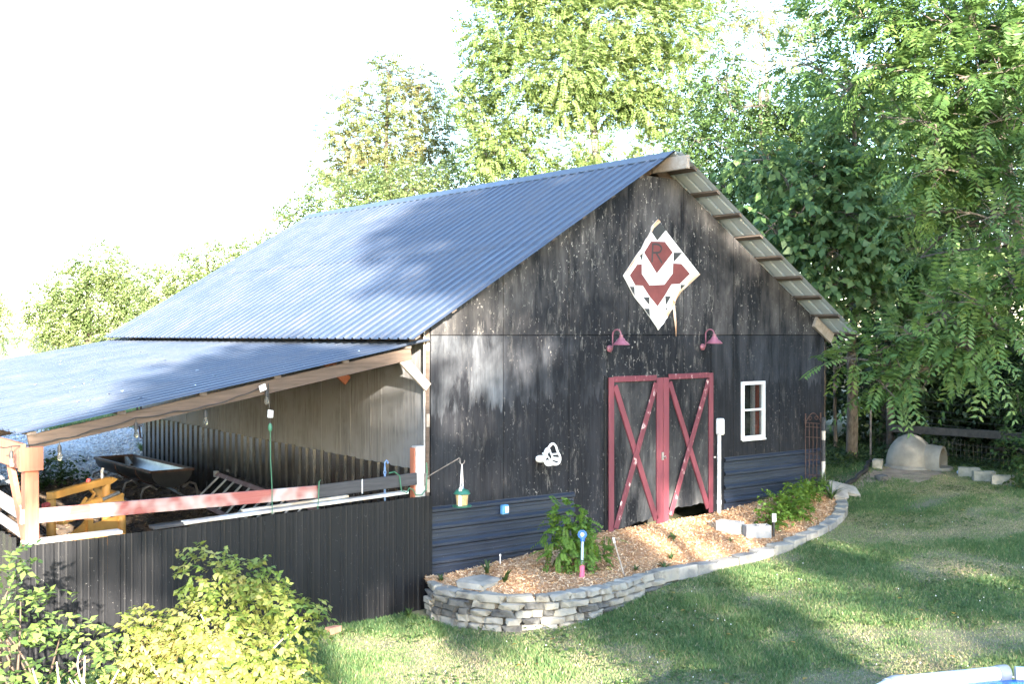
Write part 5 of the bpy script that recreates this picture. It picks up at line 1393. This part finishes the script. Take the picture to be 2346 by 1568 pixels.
# -- shrubs in the left foreground
def at(lat, dep, z): # metres right of and ahead of the viewpoint
    return (CAM_LOC.x + 0.77731 * lat + 0.62911 * dep, CAM_LOC.y - 0.62911 * lat + 0.77731 * dep, z)
def shrub(name, label, base, lobes, leaf, per, n_leaf, twig, Ln, Wd, stems=14, droop=0.3, shell=0.35, bark='timber_pale', hi=1.0, jit=.3):
    t = thing(name, label, 'shrub', (base[0], base[1], g(*base) - .02))
    mb = MB()
    for k in range(stems):
        lb = random.choice(lobes)
        e = Vector(lb[:3]) + Vector(rsphere(1)[0]) * lb[3] * .8
        limb(mb, (base[0] + random.uniform(-.15, .15), base[1] + random.uniform(-.15, .15), g(*base) - .05), e, 0.016, 0.005, 6, 0.12, 6)
    mb.build('stems', M[bark], t, smooth=True)
    O, D, I = lobe_points(lobes, per, shell)
    D2 = unit(D + RNG.normal(size=D.shape) * 0.35 + np.array([0, 0, 0.25]))
    V = simple_sprays(O, D2, n_leaf, twig, Ln, Wd, droop, jit)
    tag(mesh_np('foliage', V, quads(len(V) // 4), L[leaf], t, attr=np.repeat(tints(O, n_leaf, 0, hi, 0.35), 4)), kind='stuff')
    return t
# yellow-green shrub: lobes given as (right, ahead, height, radius)
YS = [(-2.95, 10.6, 1.30, .22), (-2.75, 10.7, 1.15, .24), (-2.55, 10.6, 1.25, .18), (-2.45, 10.6, 1.02, .24), (-2.2, 10.5, 0.98, .22), (-2.05, 10.5, .80, .22), (-1.95, 10.5, .92, .12), (-2.75, 10.3, .88, .30), (-3.05, 10.4, .85, .26), (-3.3, 10.4, .80, .24), (-3.55, 10.4, .72, .22), (-3.62, 10.3, .45, .24), (-3.3, 10.2, .5, .30), (-2.95, 10.1, .55, .30), (-2.55, 10.1, .6, .32), (-2.25, 10.2, .58, .28), (-2.2, 10.0, .28, .28), (-2.6, 9.8, .25, .32), (-3.05, 9.8, .22, .32), (-3.5, 9.9, .2, .3), (-2.0, 10.3, .35, .22), (-3.75, 10.1, .2, .2), (-2.15, 9.8, .12, .25)]
YL = [at(a, b, c) + (d,) for a, b, c, d in YS]
shrub('yellow_green_shrub', 'spreading yellow green shrub in front of the black metal fence', at(-2.8, 10.25, 0)[:2], YL, 'shrub', 900, 7, 0.14, 0.070, 0.047, 12, 0.55)
LS_ = [(-4.30, 9.4, 1.62, .16), (-4.15, 9.45, 1.40, .18), (-4.28, 9.3, 1.25, .2), (-4.0, 9.4, 1.15, .2), (-3.75, 9.5, 1.05, .2), (-3.55, 9.5, .98, .16), (-3.9, 9.3, .82, .24), (-4.25, 9.2, .85, .28), (-3.62, 9.4, .70, .16), (-4.05, 9.1, .5, .3), (-4.35, 9.0, .45, .3), (-3.75, 9.2, .42, .24), (-4.1, 8.8, .15, .3), (-4.35, 8.6, .1, .3), (-3.75, 8.9, .12, .26), (-4.45, 9.3, 1.5, .2), (-4.55, 9.1, 1.1, .3)]
LL = [at(a, b, c) + (d,) for a, b, c, d in LS_]
shrub('tall_leafy_shrub', 'tall leafy green shrub at lower left corner of the pen', at(-4.1, 9.2, 0)[:2], LL, 'lilac', 430, 6, 0.18, 0.085, 0.050, 18, 0.1, 0.2, 'timber')
dt = thing('dead_twigs', 'bleached bare dead branches beside the tall leafy shrub', 'dead branches', at(-3.45, 8.9, 0.0))
for k in range(11):
    b0 = at(-3.42 + random.uniform(-.12, .12), 8.85 + random.uniform(-.15, .15), -.05)
    e = at(-3.45 + random.uniform(-.32, .42), 8.85 + random.uniform(-.25, .25), random.uniform(.45, .98))
    mb = MB(); p_ = limb(mb, b0, e, 0.017, 0.006, 7, 0.10, 6)
    for _ in range(2):
        q = p_[random.choice((3, 4, 5))]
        limb(mb, q, q + Vector((random.uniform(-.15, .15), random.uniform(-.15, .15), random.uniform(.1, .28))), 0.008, 0.004, 4, .12, 5)
    mb.build('branch', M['deadwood'], dt, smooth=True)

# -- plants in the bed
def clump(name, label, x, y, z, lobes, leaf, kind='compound', **kw):
    t = thing(name, label, 'plant', (x, y, z))
    mb = MB()
    for lx, ly, lz_, r_ in lobes:
        limb(mb, (x, y, z - .03), (x + lx, y + ly, z + lz_), 0.008, 0.003, 5, 0.1, 5)
    mb.build('stems', M['timber'], t)
    O, D, I = lobe_points([(x + a, y + b, z + c, d) for a, b, c, d in lobes], kw.get('per', 500), 0.2)
    D2 = unit(D + RNG.normal(size=D.shape) * 0.4 + np.array([0, 0, 0.15]))
    if kind == 'compound':
        V = compound(O, D2, kw.get('clen', .16), kw.get('pairs', 5), kw.get('Ln', .04), kw.get('Wd', .024), kw.get('droop', .4)); a = np.concatenate([tints(O, kw.get('pairs', 5))] * 2)
    else:
        V = simple_sprays(O, D2, kw.get('n', 5), kw.get('twig', .12), kw.get('Ln', .07), kw.get('Wd', .05), kw.get('droop', .2)); a = tints(O, kw.get('n', 5))
    tag(mesh_np('foliage', V, quads(len(V) // 4), L[leaf], t, attr=np.repeat(a, 4)), kind='stuff')
    return t
zz = bedz(1.5, -1.0)
clump('bed_bush', 'bright green feathery bush in the mulch left of red doors', 1.52, -1.02, zz, [(-.02, .05, .72, .20), (.16, 0, .60, .17), (-.16, .02, .52, .2), (0, -.08, .42, .24), (.22, -.05, .38, .2), (-.22, -.05, .25, .2), (.02, -.12, .18, .24), (.28, -.1, .15, .2), (.45, -.12, .08, .16), (.30, .1, .55, .12)], 'bed', per=760, clen=.21, pairs=7, Ln=.050, Wd=.033, droop=.5)
zz = bedz(2.25, -.75)
clump('bed_seedling', 'small feathery green seedling at foot of left door', 2.45, -.75, zz, [(0, 0, .28, .13), (.08, 0, .14, .12), (-.08, .02, .12, .1)], 'bed', per=420, clen=.14, pairs=5, Ln=.036, Wd=.022)
for k, (x, y, h, lab) in enumerate(((5.75, -1.12, .26, 'leafy green bed plant nearest the stake light'), (6.15, -.95, .34, 'leafy green bed plant in the middle of the right cluster'), (6.6, -.85, .36, 'tall leafy bed plant below the window side wainscot'), (7.1, -.65, .38, 'leafy bed plant in front of the rusty trellis'), (6.35, -1.2, .22, 'low leafy bed plant at front of right cluster'), (7.55, -.5, .30, 'leafy bed plant beside the iris leaves'))):
    clump('leafy_bed_plant', lab, x, y, bedz(x, y), [(random.uniform(-.18, .18), random.uniform(-.14, .14), random.uniform(.08, h), random.uniform(.11, .17)) for _ in range(8)], 'bed', 'simple', per=620, n=5, twig=.10, Ln=.06, Wd=.05, droop=.1)
def blades(name, label, x, y, n, h, w, leaf, spread_=0.5):
    z = max(bedz(x, y), g(x, y)) if in_bed(np.array(x), np.array(y), .1) else g(x, y)
    t = thing(name, label, 'plant', (x, y, z))
    for k in range(n):
        a = random.uniform(0, 6.28); d = Vector((math.cos(a), math.sin(a), 0)); hh = h * random.uniform(.6, 1.1); sp = spread_ * random.uniform(.3, 1.2)
        sd = d.cross(Vector((0, 0, 1)))
        vs_ = []; 
        for i_ in range(6):
            f = i_ / 5; c = Vector((x, y, z - .01)) + d * (sp * h * f ** 1.8) + Vector((0, 0, hh * (f - .35 * sp * f ** 3)))
            ww = w * (1 - f) ** .6 * .5 + 0.001
            vs_ += [c - sd * ww + Vector((0, 0, .15 * ww)), c + sd * ww + Vector((0, 0, .15 * ww))]
        V = np.array(vs_)
        mesh_np('leaf', V, np.array([[2*i_, 2*i_+1, 2*i_+3, 2*i_+2] for i_ in range(5)]), L[leaf], t, attr=np.full(len(V), random.random()))
    return t
blades('iris_plant', 'iris plant with long arching leaves at right bed corner', 7.95, -.62, 16, .42, .035, 'weed', 1.1)
blades('iris_plant', 'upright iris leaves beside the striped pole', 8.2, -.30, 10, .45, .035, 'weed', .5)
blades('dandelion_weed', 'upright dark leafy weed behind the flat pale stone', .52, -.55, 9, .26, .05, 'weed', .5)
blades('dandelion_weed', 'dandelion weed right beside the flat pale stone', .42, -1.05, 10, .22, .055, 'weed', .8)
blades('dandelion_weed', 'small weed at the corner of fence and stone wall', -.12, -.42, 8, .13, .05, 'weed', 1.0)
blades('broad_leaf_weed', 'pair of broad green leaves lying on mulch before doors', 3.85, -.75, 4, .10, .11, 'weed', 2.4)
blades('bed_weed', 'dark weed tuft on mulch near the leaning stake', 2.3, -1.50, 12, .12, .035, 'weed', 1.2)
blades('bed_weed', 'weed tuft spilling over the stone edging by stake', 2.75, -1.60, 14, .16, .03, 'weed', 1.3)
blades('bed_weed', 'weed tuft low on mulch left of the edging pavers', 3.15, -1.35, 12, .14, .03, 'weed', 1.2)
blades('bed_weed', 'little weed tuft near the concrete blocks', 4.55, -1.25, 8, .08, .03, 'weed', 1.2)
blades('fence_weed', 'broad leaved weed at the foot of black fence', -1.95, -.30, 14, .20, .06, 'weed', 1.1)
blades('fence_weed', 'grassy tuft where the black fence meets bed wall', -.55, -.32, 18, .16, .025, 'weed', 1.0)
# -- dark weeds on the gravel behind the pen
clump('gravel_weed', 'dark bushy weed on gravel behind the yellow implement', -2.25, 8.75, g(-2.2, 8.75), [(random.uniform(-.55, .55), random.uniform(-.35, .35), random.uniform(.12, .42), random.uniform(.14, .24)) for _ in range(14)], 'weed', 'simple', per=330, n=5, twig=.16, Ln=.09, Wd=.06)
for x, y, n_, h, lab in ((.25, 10.95, 46, .34, 'tall grass tuft at back corner of corrugated wall'), (-.3, 13.2, 22, .16, 'small grass tuft growing in the gravel'), (.55, 11.4, 30, .26, 'grass tuft between corrugated wall and hay ring')):
    blades('grass_tuft', lab, x, y, n_, h, .022, 'grass', .7)

# ================================================================== STUFF
def cam_view(X, Y, margin=1.2):
    dx, dy = X - CAM_LOC.x, Y - CAM_LOC.y
    dep = dx * 0.62911 + dy * 0.77731; lat = dx * 0.77731 - dy * 0.62911
    return (dep > 3.5) & (np.abs(lat / np.maximum(dep, .1)) < 0.4637 * margin), dep
def vnoise(X, Y, s, seed=0):
    r_ = np.random.default_rng(seed); T_ = r_.random((64, 64))
    x, y = X * s, Y * s
    xi, yi = np.floor(x).astype(int), np.floor(y).astype(int); fx_, fy_ = x - xi, y - yi
    fx_, fy_ = fx_ * fx_ * (3 - 2 * fx_), fy_ * fy_ * (3 - 2 * fy_)
    t = lambda a, b: T_[a % 64, b % 64]
    return (t(xi, yi) * (1 - fx_) + t(xi + 1, yi) * fx_) * (1 - fy_) + (t(xi, yi + 1) * (1 - fx_) + t(xi + 1, yi + 1) * fx_) * fy_
def scatter_grass(n, x0, x1, y0, y1, hmin, hmax, keep):
    X, Y = RNG.uniform(x0, x1, n), RNG.uniform(y0, y1, n)
    ok, dep = cam_view(X, Y, 1.55)
    ok &= keep(X, Y)
    dry = 0.55 * vnoise(X, Y, 0.7, 3) + 0.3 * vnoise(X, Y, 1.9, 4) + 0.15 * vnoise(X, Y, 5, 5)
    ok &= RNG.random(n) > np.clip((dry - 0.52) * 3, 0, 0.35)
    X, Y, dry, dep = X[ok], Y[ok], dry[ok], dep[ok]
    Z = G(X, Y) + 0.015 * np.sin(X * 1.7) * np.cos(Y * 1.3) - 0.004
    n = len(X); a = RNG.uniform(0, 2 * np.pi, n); tall = vnoise(X, Y, 1.3, 9)
    h = (hmin + (hmax - hmin) * RNG.random(n)) * (0.55 + 0.8 * tall) * np.clip(1.5 - 1.6 * np.clip(dry - .38, 0, 1) * 2.4, .55, 1.2); lean_ = RNG.uniform(.2, .9, n) * h
    b = RNG.uniform(0, 2 * np.pi, n); w = RNG.uniform(.004, .008, n) * (0.6 + dep / 18)
    base = np.stack([X, Y, Z], 1); sd = np.stack([np.cos(a), np.sin(a), 0 * a], 1) * w[:, None]
    mid = base + np.stack([np.cos(b) * lean_ * .35, np.sin(b) * lean_ * .35, h * .6], 1)
    tip = base + np.stack([np.cos(b) * lean_, np.sin(b) * lean_, h], 1)
    V = np.stack([base - sd, base + sd, tip], 1).reshape(-1, 3)
    F_ = np.arange(n * 3).reshape(n, 3)
    tn = np.clip(0.16 + 1.5 * np.clip(dry - .36, 0, .5) + RNG.normal(size=n) * .22 + (RNG.random(n) < .06) * .5, 0, 1)
    return V, F_, np.repeat(tn, 3)
lawn_keep = lambda X, Y: (~in_bed(X, Y, 0.10)) & ~((X < 0.0) & (Y > -0.10)) & ~((X > -0.1) & (X < 8.62) & (Y > -0.02)) & ~((((X - 11.0) / 1.6) ** 2 + ((Y - 0.25) / 0.6) ** 2) < RNG.random(len(X)) * 1.6) & ~((((X - 9.1) / .9) ** 2 + ((Y + 1.75) / .28) ** 2) < RNG.random(len(X)) * 1.5)
V, F_, a = scatter_grass(1450000, -5, 15.5, -9.5, 3.0, .018, .058, lawn_keep)
tag(mesh_np('lawn_grass', V, F_, L['grass'], attr=a), 'patchy mown lawn grass in front of the barn', 'grass', kind='stuff')
V, F_, a = scatter_grass(90000, -9, 4, 12.6, 19, .08, .26, lambda X, Y: (Y > 14.2 + 0.5 * wob(X, Y)) | ((vnoise(X, Y, .8, 12) > .72) & (Y > 13)))
tag(mesh_np('verge_grass', V, F_, L['grass'], attr=np.clip(a + .1, 0, 1)), 'rough green grass verge beyond the gravel drive', 'grass', kind='stuff')

def scatter_chips(n, mat_, pts, size, flatness, name, label, cat, lo=.6, hi=1.4):
    c = pts; n = len(c)
    a = unit(RNG.normal(size=(n, 3)) * np.array([1, 1, flatness])); b = unit(np.cross(a, np.array([0, 0, 1.]) + RNG.normal(size=(n, 3)) * .5))
    ln_, wd = size[0] * RNG.uniform(lo, hi, n)[:, None], size[1] * RNG.uniform(lo, hi, n)[:, None]
    V_ = np.stack([c - a*ln_ - b*wd, c + a*ln_ - b*wd*.6, c + a*ln_ + b*wd, c - a*ln_ + b*wd*.7], 1).reshape(-1, 3)
    return tag(mesh_np(name, V_, quads(n), mat_, attr=np.repeat(RNG.random(n), 4)), label, cat, kind='stuff')
k = RNG.integers(0, len(MUL), 42000)
P3 = MUL[k] + np.stack([RNG.uniform(-.06, .06, len(k)), RNG.uniform(-.06, .06, len(k)), RNG.uniform(.0, .022, len(k))], 1)
P3 = P3[(P3[:, 1] < -0.03)]
scatter_chips(0, L['chips'], P3, (0.019, 0.0055), .35, 'wood_chip_mulch', 'orange brown wood chip mulch filling the garden bed', 'mulch')
X, Y = RNG.uniform(-4.9, -.1, 16000), RNG.uniform(.1, 9.4, 16000)
scatter_chips(0, L['litter'], np.stack([X, Y, G(X, Y) + .035 + RNG.uniform(0, .02, len(X))], 1), (0.03, 0.009), .3, 'pen_litter', 'dark bark litter covering the pen floor', 'litter')
# bits of leaf and bird lime on the lean-to roof
n = 26
X, Y = RNG.uniform(-4.9, -.6, n), RNG.uniform(.1, 9, n)
P3 = np.stack([X, Y, 3.47 + (3.47 - 2.57) / 4.9 * (X + .2) + .03], 1)
A = RNG.uniform(0, 6.28, n)
V = leaf_quads(P3, np.stack([np.cos(A), np.sin(A), A * 0], 1), np.tile([[-.18, 0, 1.]], (n, 1)), RNG.uniform(.03, .08, n), RNG.uniform(.03, .05, n))
tag(mesh_np('roof_litter', V, quads(n), M['white'], lean), kind='stuff')
# gravel stones
n = 15000
X, Y = RNG.uniform(-6, 3.2, n), 8.9 + 6.3 * RNG.random(n) ** 1.2
ok, _ = cam_view(X, Y, 1.3); ok &= ~((X > -.2) & (Y < 10.5)) & (Y > 8.7 + .3 * wob(X, Y)); X, Y = X[ok], Y[ok]; n = len(X)
oct_ = np.array([[1, 0, 0], [-1, 0, 0], [0, 1, 0], [0, -1, 0], [0, 0, 1], [0, 0, -1.]])
of = np.array([[0, 2, 4], [2, 1, 4], [1, 3, 4], [3, 0, 4], [2, 0, 5], [1, 2, 5], [3, 1, 5], [0, 3, 5]])
S_ = RNG.uniform(.018, .045, (n, 1, 1)) * RNG.uniform(.6, 1.2, (n, 6, 1)) * np.array([1, 1, .7])
V = np.stack([X, Y, G(X, Y) + .06], 1)[:, None] + oct_[None] * S_
F_ = (np.arange(n)[:, None, None] * 6 + of[None]).reshape(-1, 3)
tag(mesh_np('gravel', V.reshape(-1, 3), F_, L['pebble'], attr=np.repeat(RNG.random(n), 6)), 'loose pale grey gravel stones of the drive', 'gravel', kind='stuff')
# woodland floor cover right of the barn
n = 5200
X, Y = RNG.uniform(8.75, 15.5, n), RNG.uniform(-3.2, 7.5, n)
ok = ((Y > 0.55 + 0.35 * (X - 9) * .8) | (X > 13.0) | ((X > 12.4) & (Y > 1.0))) & ~((X - 12.2) ** 2 + (Y - .3) ** 2 < .75) & ((vnoise(X, Y, .9, 21) > .35) | (X > 12.6)); X, Y = X[ok], Y[ok]
O = np.stack([X, Y, G(X, Y)], 1); D = unit(RNG.normal(size=O.shape) * np.array([.6, .6, .2]) + np.array([0, 0, .9]))
V = simple_sprays(O, D, 6, .30, .085, .055, .15)
tag(mesh_np('undergrowth', V, quads(len(V) // 4), L['brush'], attr=np.repeat(tints(O, 6), 4)), 'dark low undergrowth along the wood edge', 'undergrowth', kind='stuff')
# clover and plantain among the grass
n = 26000
X, Y = RNG.uniform(-4, 13, n), RNG.uniform(-9, 2, n)
ok, _ = cam_view(X, Y, 1.2); ok &= lawn_keep(X, Y) & (0.6 * vnoise(X, Y, 1.1, 31) + 0.4 * vnoise(X, Y, 3.7, 32) > .56); X, Y = X[ok], Y[ok]
O = np.stack([X, Y, G(X, Y) + RNG.uniform(.02, .05, len(X))], 1); A = RNG.uniform(0, 6.28, len(X))
V = leaf_quads(O, np.stack([np.cos(A), np.sin(A), RNG.uniform(.1, .7, len(A))], 1), np.array([[0, 0, 1.]]) + RNG.normal(size=O.shape) * .25, RNG.uniform(.03, .075, len(A)), RNG.uniform(.022, .05, len(A)))
tag(mesh_np('clover', V, quads(len(X)), L['weed'], attr=np.repeat(np.clip(RNG.normal(.75, .2, len(X)), 0, 1), 4)), 'darker clover and plantain growing through the lawn', 'clover', kind='stuff')
n = 150
X, Y = RNG.uniform(-2, 8, n), RNG.uniform(-7, -1.9, n)
ok = lawn_keep(X, Y) & (vnoise(X, Y, 1.1, 31) > .5); X, Y = X[ok], Y[ok]; n = len(X)
V = (np.stack([X, Y, G(X, Y) + RNG.uniform(.04, .075, n)], 1)[:, None] + oct_[None] * 0.008).reshape(-1, 3)
tag(mesh_np('clover_flowers', V, (np.arange(n)[:, None, None] * 6 + of[None]).reshape(-1, 3), M['white']), 'tiny white clover heads dotted over the lawn', 'clover', kind='stuff')
# fallen leaves and clover heads on the lawn
n = 46
X, Y = RNG.uniform(-1, 11.5, n), RNG.uniform(-6.5, -.6, n)
ok = ~in_bed(X, Y, .1); X, Y = X[ok], Y[ok]
for k in range(len(X)):
    o = np.array([[X[k], Y[k], g(X[k], Y[k]) + .045]]); a_ = RNG.uniform(0, 6.28)
    V = leaf_quads(o, np.array([[math.cos(a_), math.sin(a_), .1]]), np.array([[0.1, .1, 1.]]), .085, .055)
    mesh_ = mesh_np('fallen_leaf', V, quads(1), L['dead'], attr=np.full(4, RNG.random()))
    tag(mesh_, 'small yellow fallen leaf lying on the lawn', 'leaf', 'fallen leaves on the lawn')
